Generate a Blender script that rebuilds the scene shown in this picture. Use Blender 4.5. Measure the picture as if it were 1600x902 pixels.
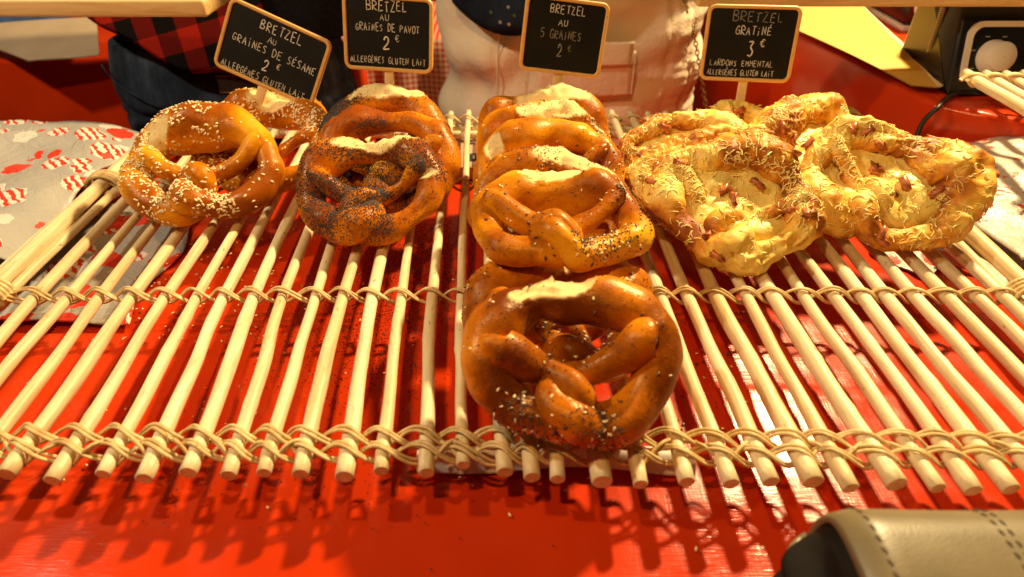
import bpy, bmesh, math, random
import numpy as np
from mathutils import Vector, Matrix

scene = bpy.context.scene
for o in list(bpy.data.objects):
    bpy.data.objects.remove(o)
R = math.radians

# ------------------------------------------------------------------ camera
FPX = 980.0                      # focal length in photo pixels (photo is 1600 x 902)
PITCH = R(37.6)
ZR = 0.036                       # height of the rod centres above the cloth
CAM_Z = ZR + 0.33
cd = bpy.data.cameras.new('camera')
cam = bpy.data.objects.new('camera', cd)
scene.collection.objects.link(cam)
cam.location = (0, 0, CAM_Z)
cam.rotation_euler = (math.pi / 2 - PITCH, 0, 0)
cd.sensor_width = 36.0
cd.lens = FPX / 1600 * 36
cd.clip_start = 0.01
cd.clip_end = 200
cd.dof.use_dof = True
cd.dof.focus_distance = 0.56
cd.dof.aperture_fstop = 5.6
scene.camera = cam

# ------------------------------------------------------------------ light
world = bpy.data.worlds.new('World')
scene.world = world
world.use_nodes = True
bg = world.node_tree.nodes['Background']
bg.inputs['Color'].default_value = (1.0, 0.60, 0.30, 1)
bg.inputs['Strength'].default_value = 0.025

def lamp(name, loc, watts, col, size):
    d = bpy.data.lights.new(name, 'POINT')
    d.energy = watts
    d.color = col
    d.shadow_soft_size = size
    o = bpy.data.objects.new(name, d)
    scene.collection.objects.link(o)
    o.location = loc
    return o

lamp('stall_bulb', (0.80, 1.28, 1.22), 185, (1.0, 0.73, 0.35), 0.05)
lamp('front_bulb', (-0.22, 0.02, 1.05), 15, (1.0, 0.54, 0.18), 0.025)
lamp('left_bulb', (-0.95, 0.42, 1.05), 25, (1.0, 0.86, 0.58), 0.03)

vs = scene.view_settings
vs.view_transform = 'Standard'
vs.look = 'None'
vs.gamma = 1.0
vs.exposure = 0.40
vs.use_curve_mapping = False

# ------------------------------------------------------------------ helpers
cp, sp = math.cos(PITCH), math.sin(PITCH)

def ray(px, py):
    u = (px - 800) / FPX
    v = (py - 451) / FPX
    return np.array([u, cp - v * sp, -sp - v * cp])

def at_z(px, py, z):             # the point of a level plane seen at a pixel
    d = ray(px, py)
    return np.array([0, 0, CAM_Z]) + d * ((z - CAM_Z) / d[2])

def at_y(px, py, y):             # the point of an upright plane seen at a pixel
    d = ray(px, py)
    return np.array([0, 0, CAM_Z]) + d * (y / d[1])

class Noise:
    """smooth pseudo noise: a sum of random sine waves"""
    def __init__(self, seed, freq, n=14):
        r = np.random.RandomState(seed)
        k = r.normal(size=(n, 3))
        k /= np.linalg.norm(k, axis=1)[:, None]
        self.k = k * (freq * (0.6 + 0.9 * r.rand(n)))[:, None]
        self.p = r.rand(n) * 6.283
        self.a = 1.0 / math.sqrt(n / 2)
    def __call__(self, P):
        return np.sin(np.asarray(P) @ self.k.T + self.p).sum(axis=-1) * self.a

def make_mesh(name, V, F, smooth=True, attrs=None):
    """F: list of integer arrays (n,k) or a list of index tuples"""
    V = np.asarray(V, dtype=np.float32)
    m = bpy.data.meshes.new(name)
    if not isinstance(F, list):
        F = [F]
    if len(F) and not isinstance(F[0], np.ndarray):
        idx = np.array([i for f in F for i in f], dtype=np.int32)
        tot = np.array([len(f) for f in F], dtype=np.int32)
    else:
        idx = np.concatenate([f.reshape(-1) for f in F]).astype(np.int32)
        tot = np.concatenate([np.full(len(f), f.shape[1]) for f in F]).astype(np.int32)
    m.vertices.add(len(V))
    m.vertices.foreach_set('co', V.reshape(-1))
    m.loops.add(len(idx))
    m.loops.foreach_set('vertex_index', idx)
    m.polygons.add(len(tot))
    st = np.concatenate([[0], np.cumsum(tot)[:-1]]).astype(np.int32)
    m.polygons.foreach_set('loop_start', st)
    m.polygons.foreach_set('loop_total', tot)
    m.polygons.foreach_set('use_smooth', (tot <= 4) & smooth)
    m.update(calc_edges=True)
    m.validate()
    if attrs:
        for k, a in attrs.items():
            at = m.attributes.new(k, 'FLOAT', 'POINT')
            at.data.foreach_set('value', np.asarray(a, dtype=np.float32))
    return m

def link(name, mesh, mat=None, parent=None, loc=None, rot=None):
    o = bpy.data.objects.new(name, mesh)
    scene.collection.objects.link(o)
    if mat is not None and mesh is not None:
        if len(mesh.materials) == 0:
            mesh.materials.append(mat)
    if parent is not None:
        o.parent = parent
    if loc is not None:
        o.location = tuple(float(c) for c in loc)
    if rot is not None:
        o.rotation_euler = rot
    return o

def tag(o, label=None, cat=None, group=None, kind=None):
    if label: o['label'] = label
    if cat: o['category'] = cat
    if group: o['group'] = group
    if kind: o['kind'] = kind
    return o

def empty(name, label=None, cat=None, loc=(0, 0, 0), rot=(0, 0, 0), group=None):
    o = bpy.data.objects.new(name, None)
    scene.collection.objects.link(o)
    o.empty_display_size = 0.02
    o.location = tuple(float(c) for c in loc)
    o.rotation_euler = rot
    return tag(o, label, cat, group)

def spline(C, n):
    """Catmull-Rom through the rows of C (any number of columns)"""
    C = np.asarray(C, float)
    P = np.vstack([2 * C[0] - C[1], C, 2 * C[-1] - C[-2]])
    t = np.linspace(0, len(C) - 1 - 1e-9, n)
    i = t.astype(int)
    f = (t - i)[:, None]
    p0, p1, p2, p3 = P[i], P[i + 1], P[i + 2], P[i + 3]
    return 0.5 * (2 * p1 + (p2 - p0) * f + (2 * p0 - 5 * p1 + 4 * p2 - p3) * f ** 2 + (3 * p1 - p0 - 3 * p2 + p3) * f ** 3)

def grid_faces(n, m, wrap=True, off=0):
    i = np.arange(n - 1)[:, None]
    j = np.arange(m if wrap else m - 1)[None, :]
    a = i * m + j
    b = i * m + (j + 1) % m
    return np.stack([a, b, b + m, a + m], axis=-1).reshape(-1, 4) + off

def tube(P, rad, M=10, up=(0, 0, 1), flat=1.0):
    """tube round the polyline P, ends capped; returns verts, list of face arrays"""
    P = np.asarray(P, float)
    n = len(P)
    rad = np.broadcast_to(np.asarray(rad, float), (n,))
    T = np.gradient(P, axis=0)
    T /= np.linalg.norm(T, axis=1)[:, None] + 1e-12
    up = np.asarray(up, float)
    S = np.cross(T, up)
    S /= np.linalg.norm(S, axis=1)[:, None] + 1e-12
    U = np.cross(S, T)
    th = np.linspace(0, 2 * np.pi, M, endpoint=False)
    V = P[:, None] + rad[:, None, None] * (np.cos(th)[None, :, None] * S[:, None] + flat * np.sin(th)[None, :, None] * U[:, None])
    F = [grid_faces(n, M), np.arange(M)[None, :], (np.arange(M)[::-1] + (n - 1) * M)[None, :]]
    return V.reshape(-1, 3), F

def join(parts):
    V, F, o = [], [], 0
    for v, f in parts:
        V.append(v)
        for a in f:
            F.append(a + o)
        o += len(v)
    # group faces by size
    return np.vstack(V), F

def box_mesh(name, x0, x1, y0, y1, z0, z1, bevel=0.0, seg=2):
    bm = bmesh.new()
    bmesh.ops.create_cube(bm, size=1.0)
    for v in bm.verts:
        v.co = ((x0 + x1) / 2 + v.co.x * (x1 - x0), (y0 + y1) / 2 + v.co.y * (y1 - y0), (z0 + z1) / 2 + v.co.z * (z1 - z0))
    if bevel:
        bmesh.ops.bevel(bm, geom=list(bm.edges), offset=bevel, segments=seg, profile=0.5, affect='EDGES')
    m = bpy.data.meshes.new(name)
    bm.to_mesh(m)
    bm.free()
    for p in m.polygons:
        p.use_smooth = bevel > 0
    return m

def prism_mesh(name, pts, z0, z1, bevel=0.0, seg=3):
    bm = bmesh.new()
    vs_ = [bm.verts.new((p[0], p[1], z1)) for p in pts]
    f = bm.faces.new(vs_)
    r = bmesh.ops.extrude_face_region(bm, geom=[f])
    for v in r['geom']:
        if isinstance(v, bmesh.types.BMVert):
            v.co.z = z0
    bmesh.ops.recalc_face_normals(bm, faces=bm.faces)
    if bevel:
        bmesh.ops.bevel(bm, geom=list(bm.edges), offset=bevel, segments=seg, profile=0.5, affect='EDGES')
    m = bpy.data.meshes.new(name)
    bm.to_mesh(m)
    bm.free()
    for p in m.polygons:
        p.use_smooth = bevel > 0
    return m

# ------------------------------------------------------------------ materials
class NT:
    def __init__(self, name):
        self.m = bpy.data.materials.new(name)
        self.m.use_nodes = True
        self.t = self.m.node_tree
        self.b = self.t.nodes['Principled BSDF']
    def n(self, kind, **kw):
        nd = self.t.nodes.new(kind)
        for k, v in kw.items():
            if k in nd.inputs:
                nd.inputs[k].default_value = v
            else:
                setattr(nd, k, v)
        return nd
    def l(self, a, b):
        self.t.links.new(a, b)
    def coord(self, which='Object', scale=(1, 1, 1), rot=(0, 0, 0)):
        c = self.n('ShaderNodeTexCoord')
        mp = self.n('ShaderNodeMapping')
        mp.inputs['Scale'].default_value = scale
        mp.inputs['Rotation'].default_value = rot
        self.l(c.outputs[which], mp.inputs['Vector'])
        return mp.outputs['Vector']
    def noise(self, vec, scale, detail=4, rough=0.55, dist=0.0):
        n = self.n('ShaderNodeTexNoise')
        n.inputs['Scale'].default_value = scale
        n.inputs['Detail'].default_value = detail
        n.inputs['Roughness'].default_value = rough
        n.inputs['Distortion'].default_value = dist
        if vec is not None:
            self.l(vec, n.inputs['Vector'])
        return n.outputs['Fac']
    def ramp(self, fac, stops, interp='LINEAR'):
        r = self.n('ShaderNodeValToRGB')
        e = r.color_ramp.elements
        while len(e) < len(stops):
            e.new(0.5)
        for i, (p, c) in enumerate(stops):
            e[i].position = p
            e[i].color = (c[0], c[1], c[2], 1) if not isinstance(c, (int, float)) else (c, c, c, 1)
        r.color_ramp.interpolation = interp
        self.l(fac, r.inputs['Fac'])
        return r.outputs['Color']
    def mix(self, fac, a, b, blend='MIX'):
        m = self.n('ShaderNodeMix', data_type='RGBA', blend_type=blend)
        for s, x in ((m.inputs[0], fac), (m.inputs[6], a), (m.inputs[7], b)):
            if hasattr(x, 'type') and hasattr(x, 'links'):
                self.l(x, s)
            elif isinstance(x, (int, float)):
                s.default_value = x if s.type == 'VALUE' else (x, x, x, 1)
            else:
                s.default_value = (x[0], x[1], x[2], 1)
        return m.outputs[2]
    def math(self, op, a, b=0.0, clamp=False):
        m = self.n('ShaderNodeMath', operation=op, use_clamp=clamp)
        for s, x in ((m.inputs[0], a), (m.inputs[1], b)):
            if isinstance(x, (int, float)):
                s.default_value = x
            else:
                self.l(x, s)
        return m.outputs[0]
    def attr(self, name):
        a = self.n('ShaderNodeAttribute', attribute_name=name)
        return a.outputs['Fac']
    def bump(self, h, strength=0.3, dist=0.001, prev=None):
        b = self.n('ShaderNodeBump')
        b.inputs['Strength'].default_value = strength
        b.inputs['Distance'].default_value = dist
        self.l(h, b.inputs['Height'])
        if prev is not None:
            self.l(prev, b.inputs['Normal'])
        self.l(b.outputs['Normal'], self.b.inputs['Normal'])
        return b.outputs['Normal']
    def set(self, color=None, rough=None, **kw):
        if color is not None:
            if hasattr(color, 'links'):
                self.l(color, self.b.inputs['Base Color'])
            else:
                self.b.inputs['Base Color'].default_value = (*color, 1)
        if rough is not None:
            if hasattr(rough, 'links'):
                self.l(rough, self.b.inputs['Roughness'])
            else:
                self.b.inputs['Roughness'].default_value = rough
        for k, v in kw.items():
            self.b.inputs[k.replace('_', ' ')].default_value = v
        return self.m

MAT = {}

def mat_vinyl():
    t = NT('red_oilcloth')
    v = t.coord('Object')
    big = t.noise(v, 7.0, 3)
    c = t.ramp(big, [(0.3, (0.48, 0.029, 0.003)), (0.7, (0.58, 0.041, 0.004))])
    t.l(t.ramp(t.noise(v, 30, 4), [(0.3, 0.13), (0.7, 0.25)]), t.b.inputs['Roughness'])
    # linen-like embossing of the oilcloth: fine threads both ways, slack waves under it
    vx = t.coord('Object', scale=(60, 900, 60))
    vy = t.coord('Object', scale=(900, 60, 60))
    h = t.math('ADD', t.noise(vx, 1.0, 2), t.math('MULTIPLY', t.noise(vy, 1.0, 2), 0.5))
    n1 = t.bump(t.noise(v, 9, 2), 0.5, 0.010)
    t.bump(h, 0.22, 0.0006, n1)
    return t.set(c, Specular_IOR_Level=0.36)

def mat_willow(name='peeled_willow', lo=(0.74, 0.60, 0.36), hi=(0.88, 0.79, 0.55)):
    t = NT(name)
    v = t.coord('Object', scale=(18, 2.0, 18))
    g = t.noise(v, 6.0, 5, 0.6)
    c = t.ramp(g, [(0.28, tuple(0.86 * x for x in lo)), (0.40, lo), (0.62, hi)])
    v2 = t.coord('Object', scale=(1, 0.35, 1))
    spot = t.ramp(t.noise(v2, 300, 3), [(0.66, 1.0), (0.74, 0.40)])
    c = t.mix(0.85, c, spot, 'MULTIPLY')
    streak = t.ramp(t.noise(t.coord('Object', scale=(160, 3, 160)), 2.0, 3), [(0.30, 0.72), (0.50, 1.0)])
    c = t.mix(0.7, c, streak, 'MULTIPLY')
    stain = t.ramp(t.noise(t.coord('Object', scale=(1, 0.5, 1)), 26, 3), [(0.62, (1, 1, 1)), (0.78, (0.80, 0.66, 0.46))])
    c = t.mix(0.8, c, stain, 'MULTIPLY')
    info = t.n('ShaderNodeObjectInfo')
    tint = t.ramp(info.outputs['Random'], [(0, (0.86, 0.79, 0.68)), (0.4, (0.97, 0.94, 0.90)), (1, (1, 1, 1))])
    c = t.mix(1.0, c, tint, 'MULTIPLY')
    fine = t.noise(t.coord('Object', scale=(60, 4, 60)), 12, 3)
    t.bump(fine, 0.35, 0.0008)
    return t.set(c, 0.42, Specular_IOR_Level=0.4)

def mat_crust(name, gold, brown, cream=(0.82, 0.64, 0.31), rough=0.30):
    t = NT(name)
    v = t.coord('Object')
    n = t.noise(v, 34, 5, 0.6, 0.4)
    n2 = t.noise(v, 150, 5, 0.65)
    n3 = t.noise(v, 700, 3, 0.6)
    bake = t.attr('bake')
    f = t.math('ADD', bake, t.math('MULTIPLY', t.math('SUBTRACT', n, 0.5), 1.0))
    f = t.math('ADD', f, t.math('MULTIPLY', t.math('SUBTRACT', n2, 0.5), 0.45))
    f = t.math('ADD', f, t.math('MULTIPLY', t.math('SUBTRACT', n3, 0.5), 0.22), True)
    mid = (0.5 * (gold[0] + brown[0]), 0.45 * gold[1] + 0.55 * brown[1], 0.4 * gold[2] + 0.6 * brown[2])
    pale = (min(1, gold[0] * 1.10), gold[1] * 1.4, gold[2] * 3.0)
    c = t.ramp(f, [(0.05, pale), (0.30, gold), (0.56, mid), (0.86, brown)])
    sp_ = t.attr('split')
    crumb = t.ramp(t.noise(v, 330, 5, 0.7), [(0.25, tuple(0.66 * x for x in cream)), (0.5, cream), (0.75, tuple(min(1, 1.06 * x) for x in cream))])
    c = t.mix(sp_, c, crumb)
    rv = t.ramp(t.noise(v, 70, 5), [(0.35, rough * 0.75), (0.70, rough * 1.6)])
    r = t.mix(sp_, rv, 0.7)
    t.l(r, t.b.inputs['Roughness'])
    b1 = t.bump(t.noise(v, 60, 4, 0.55), 0.22, 0.0022)
    blister = t.ramp(t.noise(v, 230, 2), [(0.60, 0.0), (0.72, 1.0)])
    b2 = t.bump(blister, 0.25, 0.0007, b1)
    wr = t.mix(sp_, t.noise(v, 520, 3, 0.6), t.noise(v, 300, 5, 0.75))
    t.bump(wr, 0.35, 0.0008, b2)
    t.b.inputs['Specular Tint'].default_value = (1.0, 0.78, 0.45, 1)
    return t.set(c, Specular_IOR_Level=0.34)

def mat_gratin(name):
    """bread rim under baked cheese: pale melted skin, golden bubbles, brown scorched crests"""
    t = NT(name)
    v = t.coord('Object')
    bake = t.attr('bake')
    n = t.noise(v, 42, 6, 0.65, 0.8)
    n2 = t.noise(v, 170, 5, 0.7)
    f = t.math('ADD', bake, t.math('MULTIPLY', t.math('SUBTRACT', n, 0.5), 1.3))
    f = t.math('ADD', f, t.math('MULTIPLY', t.math('SUBTRACT', n2, 0.5), 0.6), True)
    c = t.ramp(f, [(0.06, (0.88, 0.65, 0.16)), (0.28, (0.82, 0.47, 0.060)), (0.52, (0.64, 0.25, 0.020)), (0.80, (0.32, 0.085, 0.008))])
    t.l(t.ramp(n2, [(0.3, 0.25), (0.7, 0.60)]), t.b.inputs['Roughness'])
    b1 = t.bump(n, 0.5, 0.0035)
    t.bump(n2, 0.55, 0.0014, b1)
    return t.set(c, Specular_IOR_Level=0.4)

def mat_plain(name, col, rough=0.5, var=0.12, scale=60, bump=0.15, **kw):
    t = NT(name)
    v = t.coord('Object')
    c = t.ramp(t.noise(v, scale, 4), [(0.3, tuple(max(0, x * (1 - var)) for x in col)), (0.7, tuple(min(1, x * (1 + var)) for x in col))])
    if bump:
        t.bump(t.noise(v, scale * 4, 3), bump, 0.0008)
    return t.set(c, rough, **kw)

def mat_cheese(name, base, brown, scale=70):
    t = NT(name)
    v = t.coord('Object')
    f = t.noise(v, scale, 5, 0.65)
    c = t.ramp(f, [(0.34, base), (0.55, tuple(0.8 * a + 0.2 * b for a, b in zip(base, brown))), (0.72, brown)])
    b1 = t.bump(t.noise(v, 130, 4), 0.5, 0.003)
    t.bump(t.noise(v, 520, 3), 0.25, 0.0008, b1)
    return t.set(c, 0.33, Subsurface_Weight=0.12, Subsurface_Scale=0.004)

def mat_plaid():
    t = NT('buffalo_plaid')
    v = t.coord('Object')
    s = t.n('ShaderNodeSeparateXYZ')
    t.l(v, s.inputs[0])
    def band(o, period, ph):
        x = t.math('ADD', t.math('MULTIPLY', o, 1 / period), ph)
        return t.math('GREATER_THAN', t.math('FRACT', x), 0.5)
    bx = band(s.outputs['X'], 0.064, 0.12)
    bz = band(t.math('ADD', s.outputs['Z'], t.math('MULTIPLY', s.outputs['X'], -0.25)), 0.064, 0.55)
    tot = t.math('ADD', bx, bz)
    hatch = t.math('GREATER_THAN', t.math('FRACT', t.math('MULTIPLY', t.math('ADD', s.outputs['X'], s.outputs['Z']), 330)), 0.5)
    half = t.mix(hatch, (0.42, 0.018, 0.010), (0.016, 0.012, 0.012))
    c = t.mix(t.math('GREATER_THAN', tot, 0.5), (0.62, 0.030, 0.014), half)
    c = t.mix(t.math('GREATER_THAN', tot, 1.5), c, (0.014, 0.011, 0.011))
    c = t.mix(0.6, c, t.ramp(t.noise(v, 500, 3), [(0.3, 0.6), (0.7, 1.0)]), 'MULTIPLY')
    t.bump(t.noise(v, 700, 2), 0.4, 0.0008)
    return t.set(c, 0.9, Specular_IOR_Level=0.1)

def mat_gingham():
    t = NT('gingham')
    v = t.coord('Object')
    s = t.n('ShaderNodeSeparateXYZ')
    t.l(v, s.inputs[0])
    bx = t.math('GREATER_THAN', t.math('FRACT', t.math('MULTIPLY', s.outputs['X'], 1 / 0.011)), 0.5)
    bz = t.math('GREATER_THAN', t.math('FRACT', t.math('MULTIPLY', s.outputs['Z'], 1 / 0.011)), 0.5)
    c = t.mix(t.math('MULTIPLY', t.math('ADD', bx, bz), 0.5), (0.62, 0.46, 0.36), (0.42, 0.040, 0.025))
    return t.set(c, 0.9, Specular_IOR_Level=0.1)

def mat_denim():
    t = NT('dark_denim')
    v = t.coord('Object')
    w = t.noise(t.coord('Object', scale=(1, 1, 0.35)), 30, 4, 0.6)
    c = t.ramp(w, [(0.32, (0.010, 0.014, 0.024)), (0.52, (0.030, 0.042, 0.068)), (0.75, (0.085, 0.115, 0.16))])
    c = t.mix(0.5, c, t.ramp(t.noise(t.coord('Object', scale=(1, 1, 3)), 600, 2), [(0.3, 0.6), (0.7, 1.2)]), 'MULTIPLY')
    t.bump(t.noise(v, 900, 2), 0.4, 0.0006)
    return t.set(c, 0.85, Specular_IOR_Level=0.2)

def mat_print(name, base, base2):
    """wrapping paper: grey ground with scattered red and white festive shapes"""
    t = NT(name)
    v = t.coord('Object')
    wob = t.n('ShaderNodeVectorMath', operation='ADD')
    nz = t.n('ShaderNodeTexNoise')
    nz.inputs['Scale'].default_value = 120
    t.l(v, nz.inputs['Vector'])
    sc = t.n('ShaderNodeVectorMath', operation='SCALE')
    sc.inputs['Scale'].default_value = 0.011
    t.l(nz.outputs['Color'], sc.inputs[0])
    t.l(v, wob.inputs[0])
    t.l(sc.outputs[0], wob.inputs[1])
    vv = wob.outputs[0]
    flat = t.n('ShaderNodeVectorMath', operation='MULTIPLY')
    flat.inputs[1].default_value = (1, 1, 0.0)
    t.l(vv, flat.inputs[0])
    def cells(scale, lo, hi, offs=0.0):
        o = t.n('ShaderNodeVectorMath', operation='ADD')
        o.inputs[1].default_value = (offs, offs * 0.7, 0)
        t.l(flat.outputs[0], o.inputs[0])
        vo = t.n('ShaderNodeTexVoronoi', feature='F1')
        vo.inputs['Scale'].default_value = scale
        vo.inputs['Randomness'].default_value = 0.75
        t.l(o.outputs[0], vo.inputs['Vector'])
        s = t.n('ShaderNodeSeparateColor')
        t.l(vo.outputs['Color'], s.inputs[0])
        size = t.math('ADD', t.math('MULTIPLY', s.outputs[0], hi - lo), lo)
        return t.math('LESS_THAN', vo.outputs['Distance'], size), s.outputs[1], s.outputs[2]
    c = t.ramp(t.noise(v, 12, 3), [(0.3, base), (0.7, base2)])
    mw, _, _ = cells(25, 0.05, 0.42, 0.37)
    c = t.mix(mw, c, (0.60, 0.57, 0.53))
    mr, sel, sel2 = cells(29, 0.30, 0.56)
    wave = t.n('ShaderNodeTexWave', wave_type='BANDS', bands_direction='DIAGONAL')
    wave.inputs['Scale'].default_value = 55
    t.l(flat.outputs[0], wave.inputs['Vector'])
    stripe = t.math('GREATER_THAN', wave.outputs['Fac'], 0.45)
    red = t.mix(t.math('MULTIPLY', stripe, t.math('GREATER_THAN', sel, 0.55)), (0.62, 0.045, 0.025), (0.74, 0.66, 0.60))
    c = t.mix(mr, c, red)
    ml, _, _ = cells(44, 0.0, 0.27, 0.81)
    c = t.mix(ml, c, (0.58, 0.09, 0.06))
    t.bump(t.noise(v, 38, 5, 0.6, 1.2), 0.6, 0.006)
    return t.set(c, 0.30, Specular_IOR_Level=0.45)

def mat_wood(name, lo, hi, axis='x', rough=0.5, scale=1.0):
    t = NT(name)
    s = (3, 60, 60) if axis == 'x' else (60, 3, 60)
    if axis == 'z':
        s = (60, 60, 3)
    v = t.coord('Object', scale=tuple(k * scale for k in s))
    g = t.noise(v, 1.6, 6, 0.65, 0.6)
    c = t.ramp(g, [(0.30, lo), (0.48, hi), (0.60, lo), (0.72, hi)])
    t.bump(g, 0.25, 0.001)
    return t.set(c, rough)

def mat_leather():
    t = NT('tan_leather')
    v = t.coord('Object')
    c = t.ramp(t.noise(v, 25, 5), [(0.3, (0.135, 0.108, 0.060)), (0.7, (0.20, 0.162, 0.095))])
    vo = t.n('ShaderNodeTexVoronoi', feature='F1')
    vo.inputs['Scale'].default_value = 900
    t.l(v, vo.inputs['Vector'])
    t.bump(vo.outputs['Distance'], 0.15, 0.0004)
    return t.set(c, 0.38)

def mat_jacket():
    t = NT('cream_jacket_fabric')
    v = t.coord('Object')
    c = t.ramp(t.noise(v, 14, 4), [(0.3, (0.76, 0.65, 0.50)), (0.7, (0.84, 0.74, 0.58))])
    t.bump(t.noise(v, 40, 4, 0.6), 0.5, 0.006)
    return t.set(c, 0.75, Specular_IOR_Level=0.2)

def mat_starry():
    t = NT('navy_dotted_fabric')
    v = t.coord('Object')
    vo = t.n('ShaderNodeTexVoronoi', feature='F1')
    vo.inputs['Scale'].default_value = 38
    t.l(v, vo.inputs['Vector'])
    dot = t.math('LESS_THAN', vo.outputs['Distance'], 0.10)
    c = t.ramp(t.noise(v, 20, 3), [(0.40, (0.006, 0.008, 0.018)), (0.75, (0.015, 0.035, 0.075))])
    leaf = t.math('GREATER_THAN', t.noise(v, 55, 1), 0.73)
    c = t.mix(leaf, c, (0.09, 0.15, 0.02))
    c = t.mix(dot, c, (0.36, 0.32, 0.26))
    return t.set(c, 0.8, Specular_IOR_Level=0.2)

MAT['vinyl'] = mat_vinyl()
MAT['willow'] = mat_willow()
MAT['cane'] = mat_willow('split_cane', (0.60, 0.43, 0.19), (0.76, 0.60, 0.32))
MAT['crust_sesame'] = mat_crust('crust_sesame', (0.74, 0.300, 0.007), (0.29, 0.066, 0.003))
MAT['crust_poppy'] = mat_crust('crust_poppy', (0.73, 0.265, 0.006), (0.28, 0.056, 0.003))
MAT['crust_grain'] = mat_crust('crust_grain', (0.74, 0.300, 0.007), (0.28, 0.064, 0.003))
MAT['crust_dark'] = mat_crust('crust_dark', (0.64, 0.205, 0.005), (0.15, 0.030, 0.002))
MAT['crust_gratin'] = mat_gratin('crust_gratin')
MAT['cheese'] = mat_cheese('melted_cheese', (0.90, 0.70, 0.20), (0.80, 0.50, 0.07), 40)
MAT['shred'] = mat_cheese('grated_cheese', (0.90, 0.72, 0.27), (0.76, 0.42, 0.06), 48)
MAT['lardon'] = mat_plain('lardon', (0.50, 0.15, 0.05), 0.32, 0.6, 150)
MAT['sesame'] = mat_plain('sesame_seed', (0.84, 0.70, 0.42), 0.45, 0.15, 300, 0)
MAT['poppy'] = mat_plain('poppy_seed', (0.042, 0.042, 0.050), 0.55, 0.5, 700, 0)
MAT['flax'] = mat_plain('flax_seed', (0.11, 0.042, 0.016), 0.35, 0.3, 300, 0)
MAT['slate'] = mat_plain('chalkboard', (0.007, 0.007, 0.006), 0.6, 0.35, 30, 0.1, Specular_IOR_Level=0.2)
MAT['chalk'] = mat_plain('chalk', (0.66, 0.64, 0.58), 0.9, 0.3, 900, 0)
MAT['chalk_faint'] = mat_plain('rubbed_chalk', (0.22, 0.20, 0.17), 0.9, 0.55, 700, 0)
MAT['frame'] = mat_wood('sign_wood', (0.60, 0.34, 0.10), (0.70, 0.42, 0.14), 'x', 0.45, 1.5)
MAT['stick'] = mat_wood('stick_wood', (0.66, 0.43, 0.16), (0.76, 0.53, 0.24), 'z', 0.5, 1.5)
MAT['plank'] = mat_wood('pine_board', (0.58, 0.36, 0.13), (0.72, 0.50, 0.22), 'x', 0.5, 0.9)
MAT['darkwood'] = mat_wood('dark_crate_wood', (0.05, 0.024, 0.012), (0.10, 0.05, 0.025), 'x', 0.6, 1.0)
MAT['plaid'] = mat_plaid()
MAT['gingham'] = mat_gingham()
MAT['denim'] = mat_denim()
MAT['navy'] = mat_plain('navy_wool', (0.010, 0.011, 0.016), 0.9, 0.4, 200, 0.5, Specular_IOR_Level=0.15)
MAT['thread'] = mat_plain('orange_thread', (0.30, 0.11, 0.02), 0.7, 0.2, 400, 0)
MAT['patch'] = mat_plain('leather_patch', (0.045, 0.020, 0.012), 0.6, 0.4, 200)
MAT['jacket'] = mat_jacket()
MAT['starry'] = mat_starry()
MAT['gold'] = mat_plain('dull_brass', (0.36, 0.24, 0.08), 0.4, 0.3, 400, 0, Metallic=0.9)
MAT['wrap_grey'] = mat_print('grey_wrapping_paper', (0.32, 0.31, 0.30), (0.40, 0.385, 0.37))
MAT['wrap_grey_lit'] = mat_print('lit_grey_wrapping_paper', (0.47, 0.43, 0.39), (0.56, 0.52, 0.47))  # same grey paper, stronger lamplight on the right painted in as a paler ground
MAT['leather'] = mat_leather()
MAT['black_lining'] = mat_plain('black_gusset', (0.008, 0.006, 0.005), 0.75, 0.4, 60, 0.3, Specular_IOR_Level=0.2)
MAT['bag_thread'] = mat_plain('dark_thread', (0.06, 0.04, 0.025), 0.7, 0.2, 400, 0)
MAT['black_enamel'] = mat_plain('black_enamel', (0.010, 0.010, 0.011), 0.30, 0.3, 30, 0.05)
MAT['white_plastic'] = mat_plain('white_plastic', (0.72, 0.66, 0.60), 0.35, 0.05, 30, 0)
MAT['grey_print'] = mat_plain('grey_print', (0.35, 0.33, 0.30), 0.5, 0.1, 30, 0)
MAT['rubber'] = mat_plain('black_rubber', (0.008, 0.008, 0.008), 0.4, 0.2, 50, 0)
MAT['yellow_paper'] = mat_plain('yellow_paper', (0.60, 0.35, 0.060), 0.6, 0.10, 25, 0.1)
MAT['pale_paper'] = mat_plain('pale_paper', (0.76, 0.62, 0.36), 0.6, 0.05, 25, 0.1)
MAT['kraft'] = mat_plain('greige_paper', (0.50, 0.38, 0.27), 0.6, 0.10, 14, 0.2)
MAT['paper_edge'] = mat_plain('white_paper', (0.70, 0.64, 0.57), 0.6, 0.05, 25, 0.1)
MAT['blue_cloth'] = mat_plain('blue_cloth', (0.030, 0.075, 0.22), 0.8, 0.3, 60)
MAT['carton'] = mat_plain('pinkish_carton', (0.52, 0.33, 0.25), 0.6, 0.08, 40)
MAT['emblem_blue'] = mat_plain('emblem_blue', (0.018, 0.022, 0.075), 0.5, 0.1, 40, 0)
MAT['steel'] = mat_plain('brushed_steel', (0.45, 0.46, 0.50), 0.3, 0.1, 30, 0, Metallic=0.8)
MAT['floor'] = mat_plain('dark_floor', (0.020, 0.016, 0.014), 0.8, 0.4, 6)
MAT['cord'] = mat_plain('striped_cord_pale', (0.58, 0.48, 0.36), 0.7, 0.1, 300, 0)
MAT['herb'] = mat_plain('pumpkin_seed', (0.07, 0.075, 0.03), 0.4, 0.3, 300, 0)

# ------------------------------------------------------------------ setting
tag(link('floor', box_mesh('floor', -6, 6, -3, 9, -0.90, -0.85), MAT['floor']), kind='structure')

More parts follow.
